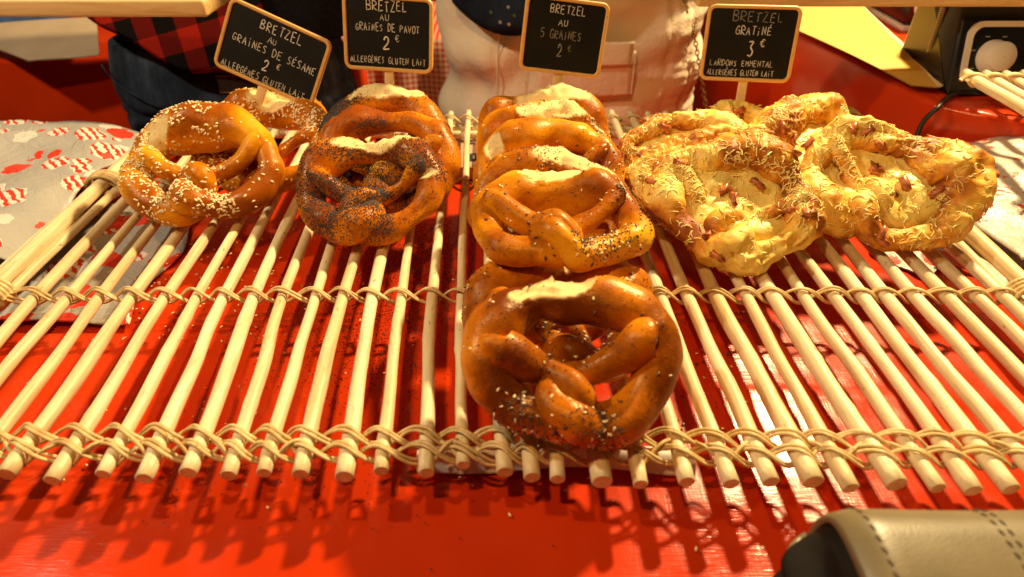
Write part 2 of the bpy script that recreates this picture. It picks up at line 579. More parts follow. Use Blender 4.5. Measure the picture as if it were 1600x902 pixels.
def cloth_table():
    """the counter top under its red oilcloth: a gently waved sheet with hanging edges"""
    xs = np.concatenate([np.linspace(-1.3, -0.56, 20), np.linspace(-0.55, 0.55, 130), np.linspace(0.56, 1.3, 20)])
    ys = np.concatenate([np.linspace(-0.25, 0.15, 12), np.linspace(0.155, 0.80, 95)])
    X, Y = np.meshgrid(xs, ys)
    Z = 0.0007 * Noise(4, 22)(np.stack([X, Y, 0 * X], -1)) - 0.0012
    # fold creases left from storage
    for yc, a in ((0.335, 0.0014), (0.50, 0.0011)):
        Z += a * np.exp(-((Y - yc - 0.004 * np.sin(X * 9)) / 0.005) ** 2)
    V = np.stack([X, Y, Z], -1)
    # hanging hem at the back and front
    n = len(xs)
    rows = [V[0] + np.array([0, -0.006, -0.02]), V[0] + np.array([0, -0.008, -0.35])]
    back = [V[-1] + np.array([0, 0.006, -0.012]), V[-1] + np.array([0, 0.010, -0.45])]
    G = np.concatenate([np.stack(rows[::-1]), V, np.stack(back)], 0)
    m = make_mesh('table_cloth', G.reshape(-1, 3), [grid_faces(G.shape[0], n, False)])
    return m

tag(link('table_cloth', cloth_table(), MAT['vinyl']), kind='structure')

cnt = link('side_counter', prism_mesh('side_counter', [(0.53, 0.765), (0.60, 0.71), (1.3, 0.60), (1.3, 2.2), (0.26, 2.2)], -0.84, 0.07, 0.008), MAT['vinyl'])
tag(cnt, 'tall counter draped in red oilcloth carrying the black cookers', 'counter')
lc = link('side_counter', prism_mesh('side_counter', [(-2.2, 1.22), (-0.30, 1.22), (-0.30, 1.75), (-2.2, 1.75)], -0.84, -0.022, 0.008), MAT['vinyl'])
tag(lc, 'red covered counter behind the person in the plaid shirt', 'counter')

# ------------------------------------------------------------------ willow rack
rack = empty('willow_rack', 'wide rack of peeled willow rods bound with split cane carrying the pretzels', 'rack', (0, 0.24, 0))
RY0 = 0.24
rng = np.random.RandomState(11)
LEAN = -0.050
mid_px = [54, 105, 155, 206, 257, 306, 350, 396, 441, 491, 534, 581, 627, 674, 720, 765, 805, 852, 898, 944, 990, 1034, 1076, 1120, 1167, 1211, 1258, 1306, 1349, 1388, 1433, 1482, 1529, 1570]
end_px = {206: (12, 750), 257: (82, 760), 306: (160, 750), 350: (226, 757), 396: (295, 748), 441: (357, 752), 491: (410, 748), 534: (472, 750), 581: (537, 754), 627: (597, 745), 674: (666, 748), 720: (722, 736), 765: (787, 747), 805: (831, 755), 852: (871, 758), 898: (941, 762), 944: (1001, 766), 990: (1073, 762), 1034: (1143, 765), 1076: (1203, 762), 1120: (1271, 762), 1167: (1331, 772), 1211: (1402, 766), 1258: (1466, 772), 1306: (1523, 776), 1349: (1580, 774)}
rods = []                         # x(y) functions
def world_rod(mp, i):
    a = at_z(mp, 466, ZR)
    if mp in end_px:
        b = at_z(end_px[mp][0], end_px[mp][1] - 9, ZR)
    else:
        b = np.array([a[0] - LEAN * 0.18, 0.232 + 0.008 * rng.rand(), ZR])
    yb = 0.815 + rng.uniform(-0.006, 0.008)
    back = np.array([a[0] + LEAN * 0.72 * (yb - a[1]) + rng.uniform(-0.002, 0.002), yb, ZR])
    return b, a, back
RODDIA = {5: 0.9, 11: 1.0, 16: 1.35, 18: 1.25, 13: 1.05, 14: 0.8, 15: 0.8, 23: 1.2, 12: 0.85}
for i, mp in enumerate(mid_px):
    b, a, k = world_rod(mp, i)
    ctrl = np.array([b, 0.5 * (b + a) + [rng.uniform(-.0018, .0018), 0, rng.uniform(-.001, .001)], a, 0.5 * (a + k) + [rng.uniform(-.003, .003), 0, rng.uniform(-.0015, .001)], k])
    P = spline(ctrl, 44)
    # small kinks and knots of natural willow
    s = np.linspace(0, 1, 44)
    kx = rng.uniform(0.15, 0.9)
    P[:, 0] += 0.0007 * np.tanh((s - kx) * 30) * rng.choice([-1, 1]) * rng.rand()
    P[:, 0] += 0.00035 * np.sin(s * rng.uniform(14, 26) + rng.rand() * 6)
    r0 = 0.0052 * rng.uniform(0.90, 1.10) * (1.12 if i in (16, 18, 23, 25) else 1.0) * (0.86 if i in (14, 13, 12, 5) else 1)
    rad = r0 * (1 + 0.05 * np.sin(s * rng.uniform(9, 20) + rng.rand() * 6)) * np.linspace(1.04, 0.88, 44)
    for kk in range(2):
        c = rng.rand()
        rad *= 1 + 0.10 * np.exp(-((s - c) / 0.012) ** 2)
    # slightly chamfered cut ends
    P = np.vstack([P[0] + (P[0] - P[1]) * 0.02, P])
    rad = np.concatenate([[rad[0] * 0.90], rad])
    rods.append(P.copy())
    P = P - [0, RY0, 0]
    v, f = tube(P, rad, 12)
    link('rod', make_mesh('rod', v, f), MAT['willow'], rack)

def rod_x(i, y):
    P = rods[i]
    return np.interp(y, P[:, 1], P[:, 0])

# stout side rails, two rods laid together at each end
for sx, x0 in ((-1, -0.4445), (1, 0.4400)):
    for dx, dz, rr in ((0.0, 0.004, 0.0072), (sx * 0.0105, -0.002, 0.0062), (-sx * 0.010, -0.004, 0.0045)):
        yy = np.linspace(0.232, 0.815, 30)
        P = np.stack([x0 + dx + 0.0012 * np.sin(yy * 17 + dx * 300), yy - RY0, np.full(30, ZR + dz)], 1)
        v, f = tube(P, rr * (1 + 0.05 * np.sin(yy * 40)), 12)
        link('rail', make_mesh('rail', v, f), MAT['willow'], rack)

# short feet and low cross bars that lift the grid off the cloth
for x in (-0.445, 0.44):
    for y in (0.262, 0.785):
        v, f = tube(np.array([[x, y - RY0, 0.0], [x, y - RY0, 0.018], [x, y - RY0, ZR]]), 0.007, 12, up=(0, 1, 0))
        link('foot', make_mesh('foot', v, f), MAT['willow'], rack)
for y, z in ((0.792, ZR - 0.0115), (0.774, ZR - 0.0115)):
    xx = np.linspace(-0.45, 0.445, 40)
    v, f = tube(np.stack([xx, np.full(40, y - RY0) + 0.001 * np.sin(xx * 22), np.full(40, z)], 1), 0.0052, 10)
    link('crossbar', make_mesh('crossbar', v, f), MAT['willow'], rack)

def weave(y0, canes, phase, rr=0.00130, wob=0.0012, D=0.0045, slope=0.0):
    """a twined row: strands go over one rod and under the next, crossing between them"""
    nr = len(rods)
    for c in range(canes):
        lane = (c - (canes - 1) / 2)
        S = np.linspace(-0.9, nr - 0.1, int(nr * 16))
        xi = np.array([rod_x(i, y0) for i in range(nr)])
        xi = np.concatenate([[-0.447, ], xi, [0.443]])
        X = np.interp(S + 1, np.arange(nr + 2), xi)
        jit = np.interp(S, np.arange(-1, nr + 1), rng.uniform(-1, 1, nr + 2)) * wob
        X = X + np.interp(S, np.arange(-1, nr + 1, 0.5), rng.uniform(-1, 1, 2 * nr + 4)) * 0.0016
        A = 0.0056 + rr * 0.9 + 0.0007 * abs(lane)
        ph = np.pi * (S + phase)
        cz = np.cos(ph)
        Z = ZR + A * np.sign(cz) * np.abs(cz) ** 1.0
        Y = y0 + slope * X - D * np.sin(ph) + lane * rr * 1.95 + jit
        lo, hi = 0, len(S)
        P = np.stack([X, Y - RY0, Z], 1)
        rad = rr * rng.uniform(0.9, 1.08) * (1 + 0.06 * np.sin(S * 2.3 + c))
        v, f = tube(P, rad, 7, flat=0.8)
        link('cane', make_mesh('cane', v, f), MAT['cane'], rack)

yF, yM, yT, yB = 0.261, at_z(720, 462, ZR)[1], at_z(710, 290, ZR)[1], at_z(720, 188, ZR)[1]
for y0, D in ((yM, 0.0036), (yT, 0.0036), (yB, 0.0036)):
    weave(y0, 2, 0.0, D=D)
    weave(y0, 2, 1.0, D=D)
weave(yF + 0.0064, 2, 0.0, D=0.0046, slope=-0.010)
weave(yF + 0.0064, 2, 1.0, D=0.0046, slope=-0.010)
weave(yF - 0.0064, 2, 1.0, D=0.0046, slope=-0.010)
weave(yF - 0.0064, 2, 0.0, D=0.0046, slope=-0.010)
# loose cut ends and bridging canes of the front border
for k in range(40):
    i = rng.randint(0, len(rods) - 2)
    xa, xb = rod_x(i, yF) + 0.004, rod_x(i + 1, yF) + 0.002
    s = np.linspace(0, 1, 12)
    up = rng.rand() < 0.5
    P = np.stack([xa + (xb - xa) * s, yF - RY0 + (0.010 if up else -0.010) * (2 * s - 1) - 0.003, ZR - 0.004 + 0.011 * np.sin(np.pi * s) * rng.uniform(0.5, 1)], 1)
    v, f = tube(P, 0.0013, 7)
    link('cane_end', make_mesh('cane_end', v, f), MAT['cane'], rack)
# bindings where the rows close on the side rails
for x in (-0.4455, 0.4415):
    for y0 in (yF, yM, yT, yB):
        for q in range(4):
            th = np.linspace(0, 2 * np.pi, 26)
            P = np.stack([x + 0.0185 * np.cos(th), np.full(26, y0 - RY0 + (q - 1.5) * 0.0042) + 0.0015 * np.sin(th), ZR + 0.001 + 0.0125 * np.sin(th)], 1)
            v, f = tube(P, 0.0020, 6, up=(0, 1, 0))
            link('binding', make_mesh('binding', v, f), MAT['cane'], rack)

# white paper strip tucked under the front border
def paper_strip():
    xs = np.linspace(-0.065, 0.125, 60)
    t = np.linspace(0, 1, 9)
    X, Tt = np.meshgrid(xs, t)
    nz = Noise(8, 60)
    Y = 0.244 + 0.022 * Tt + 0.002 * np.sin(X * 40) - 0.008 * X
    Z = 0.006 + 0.010 * np.sin(np.pi * np.clip(Tt * 1.1, 0, 1)) + 0.0012 * nz(np.stack([X, Y, 0 * X], -1))
    V = np.stack([X, Y + 0.02, Z], -1).reshape(-1, 3)
    V2 = V - [0, 0, 0.0012]
    n = len(V)
    return make_mesh('paper_strip', np.vstack([V, V2]), [grid_faces(9, 60, False), grid_faces(9, 60, False, n)[:, ::-1]])
tag(link('paper_strip', paper_strip(), MAT['paper_edge']), 'white paper strip tucked under the front edge of the willow rack', 'paper')

# ------------------------------------------------------------------ seeds
def seed_template(kind):
    if kind == 'sesame':
        n, m = 5, 6
        P = []
        for i in range(1, n):
            t = i / n
            w = math.sin(math.pi * t) * (1.15 - 0.55 * t)
            for j in range(m):
                a = 2 * math.pi * j / m
                P.append((-0.5 + t, 0.30 * w * math.cos(a), 0.17 * w * math.sin(a)))
        P = [(-0.5, 0, 0)] + P + [(0.5, 0, 0)]
        F = []
        for j in range(m):
            F.append((0, 1 + (j + 1) % m, 1 + j))
        for i in range(n - 2):
            for j in range(m):
                a = 1 + i * m + j
                b = 1 + i * m + (j + 1) % m
                F += [(a, b, b + m), (a, b + m, a + m)]
        e = len(P) - 1
        o = 1 + (n - 2) * m
        for j in range(m):
            F.append((e, o + j, o + (j + 1) % m))
        return np.array(P), np.array(F)
    # poppy: small octahedron-like bead
    P = np.array([(1, 0, 0), (-1, 0, 0), (0, .85, 0), (0, -.85, 0), (0, 0, .8), (0, 0, -.8)]) * 0.5
    F = np.array([(0, 2, 4), (2, 1, 4), (1, 3, 4), (3, 0, 4), (2, 0, 5), (1, 2, 5), (3, 1, 5), (0, 3, 5)])
    return P, F

SES, POP = seed_template('sesame'), seed_template('poppy')

def scatter(tmpl, pos, nor, size, r, lift=0.25):
    T, F = tmpl
    n = len(pos)
    nor = nor / (np.linalg.norm(nor, axis=1)[:, None] + 1e-9)
    nor = nor + 0.25 * r.normal(size=nor.shape)
    nor /= np.linalg.norm(nor, axis=1)[:, None]
    a = r.normal(size=(n, 3))
    tx = np.cross(nor, a)
    tx /= np.linalg.norm(tx, axis=1)[:, None] + 1e-9
    ty = np.cross(nor, tx)
    s = size * r.uniform(0.8, 1.15, n)[:, None, None]
    V = pos[:, None] + s * (T[None, :, 0, None] * tx[:, None] + T[None, :, 1, None] * ty[:, None] + (T[None, :, 2, None] + lift * 0.3) * nor[:, None])
    FF = F[None] + (np.arange(n) * len(T))[:, None, None]
    return V.reshape(-1, 3), [FF.reshape(-1, 3)]

# ------------------------------------------------------------------ pretzels
def pretzel_curve(seed, jit, fat, arms=1.0, hole=1.0):
    r = np.random.RandomState(seed)
    #  x, y, r, lift
    H = np.array([
        (0.00, 0.63, 0.228, 0.00),
        (0.36, 0.60, 0.224, 0.00),
        (0.68, 0.42, 0.205, 0.00),
        (0.82, 0.10, 0.185, 0.00),
        (0.77, -0.23, 0.175, 0.00),
        (0.53, -0.48, 0.172, 0.00),
        (0.24, -0.61, 0.170, 0.00),
        (0.00, -0.57, 0.165, 0.10),
        (-0.12, -0.41, 0.156, 0.10),
        (-0.01, -0.22, 0.138, 0.06),
        (0.22, -0.11, 0.118, 0.06),
        (0.46, 0.00, 0.114, 0.15),
        (0.67, 0.14, 0.112, 0.24),
        (0.78, 0.23, 0.088, 0.28)])
    Rt, Lf = H.copy(), H.copy()
    Lf[:, 0] *= -1
    Rt[10:, 1] += np.array([.02, .06, .11, .14]) * r.uniform(0.2, 1.2)
    Lf[10:, 1] += np.array([-.01, -.04, -.07, -.08]) * r.uniform(-0.6, 1.2)
    flip = r.rand() < 0.25
    over, under = (Lf, Rt) if flip else (Rt, Lf)
    over[7, 3], over[8, 3], over[9, 3] = 0.20, 0.14, 0.02
    under[7, 3], under[8, 3], under[9, 3] = 0.00, 0.08, 0.19
    for S in (Rt, Lf):
        S[:, :2] += r.normal(size=(14, 2)) * jit
        S[:, 2] *= fat * (1 + r.normal(size=14) * 0.05)
        S[10:, 2] *= arms
        S[7:10, 2] *= min(1.0, arms)
    C = np.vstack([Lf[::-1], Rt[1:]])
    Cz = C[:, 2] * 0.92 + C[:, 3]
    return np.column_stack([C[:, 0], C[:, 1], Cz, C[:, 2]])

def pretzel_mesh(seed, a, jit=0.025, fat=1.0, arms=1.0, lump=0.03, split=(0.0, 0.34, 118, 46), N=380, M=36, bake_bias=0.0, second=None, gratin=False):
    C = pretzel_curve(seed, jit, fat, arms)
    Q = spline(C, N)
    P, rad = Q[:, :3], np.maximum(Q[:, 3], 0.02)
    # rounded tips
    s = np.linspace(0, len(C) - 1, N)
    e = np.minimum(s, s[-1] - s)
    rad = rad * np.sqrt(np.clip(1 - (1 - np.clip(e / 0.75, 0, 1)) ** 2, 0.0015, 1))
    T = np.gradient(P, axis=0)
    T /= np.linalg.norm(T, axis=1)[:, None]
    S = np.cross(T, [0, 0, 1.0])
    S /= np.linalg.norm(S, axis=1)[:, None]
    U = np.cross(S, T)
    th = np.linspace(0, 2 * np.pi, M, endpoint=False)
    nor = np.cos(th)[None, :, None] * S[:, None] + np.sin(th)[None, :, None] * U[:, None]
    V = P[:, None] + rad[:, None, None] * nor
    n1, n2 = Noise(seed * 7 + 1, 4.5), Noise(seed * 7 + 2, 13)
    d = lump * n1(V) + lump * 0.35 * n2(V)
    if gratin:
        wr = Noise(seed * 7 + 6, 3.5)(V)
        d += 0.022 * np.clip(0.5 + wr, 0, 1) * (1 - np.abs(Noise(seed * 7 + 3, 19)(V * [1, 1, 1.6]))) + 0.006 * Noise(seed * 7 + 4, 42)(V)
    # split of the belly: a lens of pale crumb with a lip round it
    mid = s - s[-1] / 2
    spl = np.zeros((N, M))
    for (c0, L, t0, w) in ([split] if split else []) + ([second] if second else []):
        x = (mid[:, None] - c0 * 3) / (L * 3)
        tt = np.degrees(th)[None, :] - t0 - 14 * x
        wob = 0.12 * Noise(seed + 5, 9)(V) + 0.03 * Noise(seed + 6, 40)(V)
        x = x + 0.025 * Noise(seed + 8, 34)(V)
        g = 1 - x ** 2 - (np.abs(tt) / (w * (1 + wob))) ** 1.6 * 1.0
        g = np.where(np.abs(x) < 1.2, g, -1)
        spl = np.maximum(spl, 1 / (1 + np.exp(-np.clip(g, -2, 2) * 45)))
        d += 0.022 * np.exp(-((g + 0.07) / 0.06) ** 2) * (0.6 + 0.5 * Noise(seed + 12, 22)(V)) - 0.022 * (g > 0) * np.clip(g * 2, 0, 1) + 0.010 * (g > 0) * Noise(seed + 13, 30)(V) 
    V = V + (d * (rad / 0.17)[:, None])[:, :, None] * nor
    Z = V[:, :, 2]
    V[:, :, 2] = np.where(Z < 0.03, 0.03 + (Z - 0.03) * 0.25, Z)
    topness = nor[:, :, 2]
    bake = 0.36 + 0.30 * topness + 0.15 * n1(V + 3.3) + 0.10 * Noise(seed + 77, 9)(V) + bake_bias
    if gratin:
        bake = 0.43 - 0.16 * topness + 0.24 * n1(V + 3.3) + 0.16 * Noise(seed + 77, 12)(V)
    bake += 0.18 * (np.clip(e, 0, 1.2) < 0.55)[:, None]                     # browned tips
    inner = np.exp(-((e - 0.9) / 0.35) ** 2)
    bake -= 0.10 * inner[:, None]
    ends = [np.arange(M)[None, :], (np.arange(M)[::-1] + (N - 1) * M)[None, :]]
    F = [grid_faces(N, M)] + ends
    V = V * a
    return V, nor, F, bake, spl, e

def place(root, ax, ay, z, tilt, yaw, roll, a, foot=(0, -0.74)):
    """rest the pretzel: the point `foot` of its own plane goes to the world point seen at pixel (ax, ay) at height z"""
    M3 = Matrix.Rotation(R(yaw), 3, 'Z') @ Matrix.Rotation(R(roll), 3, 'Y') @ Matrix.Rotation(R(tilt), 3, 'X')
    w = Vector(at_z(ax, ay, z))
    loc = w - M3 @ Vector((foot[0] * a, foot[1] * a, 0.0))
    root.rotation_euler = M3.to_euler()
    root.location = loc

def pretzel(kind, label, seed, a, anchor, tilt, yaw=0, roll=0, spin=0, mat=None, **kw):
    grp = {'five_grain': 'seeded pretzels stacked along the middle of the rack', 'sesame': 'sesame pretzels', 'poppy': 'poppy seed pretzels', 'gratin': 'cheese pretzels'}[kind]
    r = np.random.RandomState(seed + 100)
    root = empty('%s_pretzel' % kind, label, 'pretzel', group=grp)
    V, nor, F, bake, spl, e = pretzel_mesh(seed, a, **kw)
    if spin:
        c, s_ = math.cos(R(spin)), math.sin(R(spin))
        rot = np.array([[c, -s_, 0], [s_, c, 0], [0, 0, 1]])
        V = V @ rot.T
        nor = nor @ rot.T
    n = V.shape[0] * V.shape[1]
    me = make_mesh('dough', V.reshape(-1, 3), F, True, {'bake': bake.reshape(-1), 'split': spl.reshape(-1)})
    link('dough', me, mat, root)
    pv, pn = V.reshape(-1, 3), nor.reshape(-1, 3)
    up = pn[:, 2]
    nz = Noise(seed + 9, 3.2)(pv / a) + 0.6 * Noise(seed + 11, 8)(pv / a)
    sv = spl.reshape(-1)
    ev = np.repeat(e, V.shape[1])
    nl, nc = V.shape[:2]
    def spread(i):
        # a random point of the skin next to vertex i, so seeds never line up
        u, w_ = i // nc, i % nc
        u2, w2 = np.clip(u + r.choice([-1, 1], len(i)), 0, nl - 1), (w_ + r.choice([-1, 1], len(i))) % nc
        fu, fw = r.rand(len(i), 1), r.rand(len(i), 1)
        A = lambda X: X[u, w_] * (1 - fu) * (1 - fw) + X[u2, w_] * fu * (1 - fw) + X[u, w2] * (1 - fu) * fw + X[u2, w2] * fu * fw
        return A(V), A(nor)
    def pick(w, k):
        w = np.clip(w, 0, None)
        return r.choice(len(w), size=k, p=w / w.sum())
    side = np.clip(up + 0.35, 0, 1)
    if kind == 'sesame':
        w = side * np.clip(nz + 0.95, 0.08, 1.1) * (1 - 0.93 * sv) * np.where(ev < 5.0, 0.25, 1.0)
        i = pick(w, 1050)
        v, f = scatter(SES, *spread(i), 0.0042, r)
        tag(link('sesame_seeds', make_mesh('sesame_seeds', v, f), MAT['sesame'], root), kind='stuff')
    elif kind == 'poppy':
        w = np.clip(up + 0.15, 0, 1) * np.clip(nz * 1.6 + 0.35, 0.05, 0.8) * (1 - 0.97 * sv)
        i = pick(w, 11000)
        v, f = scatter(POP, *spread(i), 0.00120, r, 0.9)
        tag(link('poppy_seeds', make_mesh('poppy_seeds', v, f), MAT['poppy'], root), kind='stuff')
    elif kind == 'five_grain':
        w = side * np.clip(nz - 0.05, 0.08, 1.0) * (1 - 0.7 * sv)
        i = pick(w, 100)
        v, f = scatter(SES, pv[i], pn[i], 0.0034, r)
        tag(link('sesame_seeds', make_mesh('sesame_seeds', v, f), MAT['sesame'], root), kind='stuff')
        i = pick(w ** 1.3, 800)
        v, f = scatter(POP, *spread(i), 0.00135, r, 0.9)
        tag(link('poppy_seeds', make_mesh('poppy_seeds', v, f), MAT['poppy'], root), kind='stuff')
        i = pick(w, 34)
        v, f = scatter(SES, pv[i], pn[i], 0.0042, r)
        tag(link('flax_seeds', make_mesh('flax_seeds', v, f), MAT['flax'], root), kind='stuff')
    elif kind == 'gratin':
        # melted cheese that fills the openings of the pretzel
        nr, na = 34, 90
        rr = np.linspace(0.0, 1.0, nr)
        th = np.linspace(0, 2 * np.pi, na, endpoint=False)
        RR, TH = np.meshgrid(rr, th, indexing='ij')
        X = RR * 0.76 * np.cos(TH)
        Y = RR * np.where(np.sin(TH) > 0, 0.62, 0.55) * np.sin(TH) + 0.02
        Pn = np.stack([X, Y, 0 * X], -1)
        Z = 0.235 + 0.045 * Noise(seed + 21, 6)(Pn) + 0.020 * Noise(seed + 22, 14)(Pn) + 0.004 * Noise(seed + 24, 42)(Pn) - 0.16 * RR ** 8
        Cv = np.stack([X, Y, Z], -1).reshape(-1, 3) * a
        if spin:
            Cv = Cv @ rot.T
        me = make_mesh('melted_cheese', Cv, [grid_faces(nr, na)])
        link('melted_cheese', me, MAT['cheese'], root)
        # grated cheese baked onto everything
        parts = []
        k = 900
        w = np.clip(up + 0.25, 0, 1) * np.clip(nz + 0.7, 0.10, 1.0)
        i = pick(w, k)
        base, bn = pv[i], pn[i]
        kk = 120
        j = r.choice(len(Cv), kk)
        base = np.vstack([base, Cv[j]])
        bn = np.vstack([bn, np.tile([0, 0, 1.0], (kk, 1))])
        for q in range(len(base)):
            nn = bn[q]
            tx = np.cross(nn, r.normal(size=3))
            tx /= np.linalg.norm(tx) + 1e-9
            ty = np.cross(nn, tx)
            L = r.uniform(0.004, 0.012)
            s5 = np.linspace(-0.5, 0.5, 6)
            curl = r.normal() * 0.9
            rise = r.uniform(-0.05, 0.08) if r.rand() > 0.06 else 0.4
            P = base[q] + L * (s5[:, None] * tx + curl * (s5 ** 2)[:, None] * ty + (rise * (s5 + 0.5) ** 2 - 0.5 * (s5 ** 2))[:, None] * nn) + nn * 0.0001
            parts.append(tube(P, 0.00050 * r.uniform(0.7, 1.5) * np.array([.6, 1, 1.1, 1.1, 1, .6]), 5, up=nn + 0.01))
        v, f = join(parts)
        tag(link('grated_cheese', make_mesh('grated_cheese', v, f), MAT['shred'], root), kind='stuff')
        # bacon lardons, each one its own piece
        for q in range(13):
            i = pick(np.clip(up, 0, 1), 1)[0] if q < 9 else None
            p = pv[i] if i is not None else Cv[r.choice(len(Cv))] 
            nn = pn[i] if i is not None else np.array([0, 0, 1.0])
            bm = bmesh.new()
            bmesh.ops.create_cube(bm, size=1.0)
            for v_ in bm.verts:
                v_.co.x *= r.uniform(0.009, 0.015)
                v_.co.y *= r.uniform(0.004, 0.007)
                v_.co.z *= r.uniform(0.003, 0.006)
            bmesh.ops.subdivide_edges(bm, edges=list(bm.edges), cuts=1, use_grid_fill=True)
            for v_ in bm.verts:
                v_.co += Vector(r.normal(size=3) * 0.0008)
                v_.co.z += 12.0 * v_.co.x ** 2 * r.uniform(0.3, 1.2)
            lm = bpy.data.meshes.new('lardon')
            bm.to_mesh(lm)
            bm.free()
            for p_ in lm.polygons: p_.use_smooth = True
            o = link('lardon', lm, MAT['lardon'], root, p + nn * 0.001)
            o.rotation_euler = Vector(nn).to_track_quat('Z', 'Y').to_euler()
            o.rotation_euler.rotate_axis('Z', r.uniform(0, 6.28))
    place(root, anchor[0], anchor[1], anchor[2], tilt, yaw, roll, a, (0, -0.74))
    return root

RT = ZR + 0.0054          # top of the rods
G = MAT['crust_grain']
# five-seed stack, from the back of the rack to its front edge
pretzel('five_grain', 'golden seeded pretzel at the very back of its row, against the sign stick', 21, 0.07, (852, 299, RT), 36, 2, mat=G, split=(0.10, 0.52, 108, 60))
pretzel('five_grain', 'golden seeded pretzel second from the back, broad pale split on its rim', 22, 0.071, (850, 328, RT), 36, -3, mat=G, split=(0.06, 0.46, 112, 54))
pretzel('five_grain', 'golden seeded pretzel with dark open hole, third from the back of its row', 23, 0.071, (862, 359, RT), 32, 3, mat=G, split=(-0.75, 0.16, 95, 45))
pretzel('five_grain', 'golden seeded pretzel mostly hidden, its split rim showing over the one in front', 24, 0.071, (850, 415, RT + 0.008), 22, -8, mat=G, split=(0.22, 0.50, 112, 48))
pretzel('five_grain', 'flat lying golden seeded pretzel with thick crossed arms, overhanging a darker one', 25, 0.073, (872, 432, 0.094), -2, -2, mat=G, split=(0.02, 0.38, 112, 44), fat=1.06, arms=1.1)
pretzel('five_grain', 'dark pretzel wedged beneath the foremost pretzel of the seeded stack', 26, 0.070, (890, 612, RT + 0.003), 11, 4, mat=MAT['crust_dark'], split=(0.0, 0.3, 100, 45), fat=1.15, arms=1.2)
pretzel('five_grain', 'large glossy brown pretzel resting on the rack edge, foremost of the seeded stack', 27, 0.0660, (884, 688, 0.046), 34, -3, 2, mat=MAT['crust_dark'], split=(-0.20, 0.38, 118, 42), fat=1.10, arms=1.16, bake_bias=0.09)
# sesame
S_ = MAT['crust_sesame']
pretzel('sesame', 'sesame pretzel at the back, seeded rim showing behind another sesame pretzel', 31, 0.074, (400, 306, RT), 25, -6, mat=S_, split=(0.0, 0.3, 100, 45))
pretzel('sesame', 'glossy golden pretzel thick with white sesame seeds, lying in front of another', 32, 0.0755, (318, 352, RT), 28, 5, mat=S_, split=(-0.60, 0.28, 58, 44), fat=1.05)
# poppy
P_ = MAT['crust_poppy']
pretzel('poppy', 'poppy seed pretzel at the back of its row, below the sign stick', 41, 0.072, (598, 305, RT), 36, -2, mat=P_, split=(0.0, 0.46, 124, 40))
pretzel('poppy', 'poppy seed pretzel in the middle of its row, dark reddish crust', 42, 0.072, (606, 337, RT), 34, 2, mat=P_, split=None, bake_bias=0.12)
pretzel('poppy', 'poppy seed pretzel with cream split at the front of its row', 43, 0.0715, (568, 382, RT), 24, -3, mat=P_, split=(-0.02, 0.48, 114, 54), second=(0.95, 0.10, 70, 50))
# gratin
Gr = MAT['crust_gratin']
gk = dict(gratin=True, lump=0.045, fat=1.0, arms=0.74, jit=0.03, split=None, bake_bias=-0.12, N=520, M=56)
pretzel('gratin', 'cheese covered pretzel lying back, next to the seeded stack', 51, 0.068, (1058, 319, RT), 28, -10, mat=Gr, spin=20, **gk)
pretzel('gratin', 'small piece of cheese pretzel at the back, at the foot of the gratin sign', 52, 0.062, (1188, 301, RT), 28, 10, mat=Gr, spin=-40, **gk)
pretzel('gratin', 'cheese covered pretzel tucked under the foremost bacon and cheese pretzel', 53, 0.073, (1100, 376, RT), 28, -6, mat=Gr, spin=15, **gk)
pretzel('gratin', 'bacon and cheese pretzel with deep pale middle, foremost of the gratin ones', 54, 0.076, (1140, 420, RT), 31, -8, mat=Gr, spin=-12, **gk)
pretzel('gratin', 'cheese pretzel at the back, under the large one beside the brightly lit wrapping', 55, 0.072, (1285, 319, RT), 32, 8, mat=Gr, spin=30, **gk)
pretzel('gratin', 'large cheese pretzel with melted pale filling, beside the brightly lit wrapping paper', 56, 0.079, (1378, 391, RT), 33, -10, -4, mat=Gr, spin=-30, **gk)

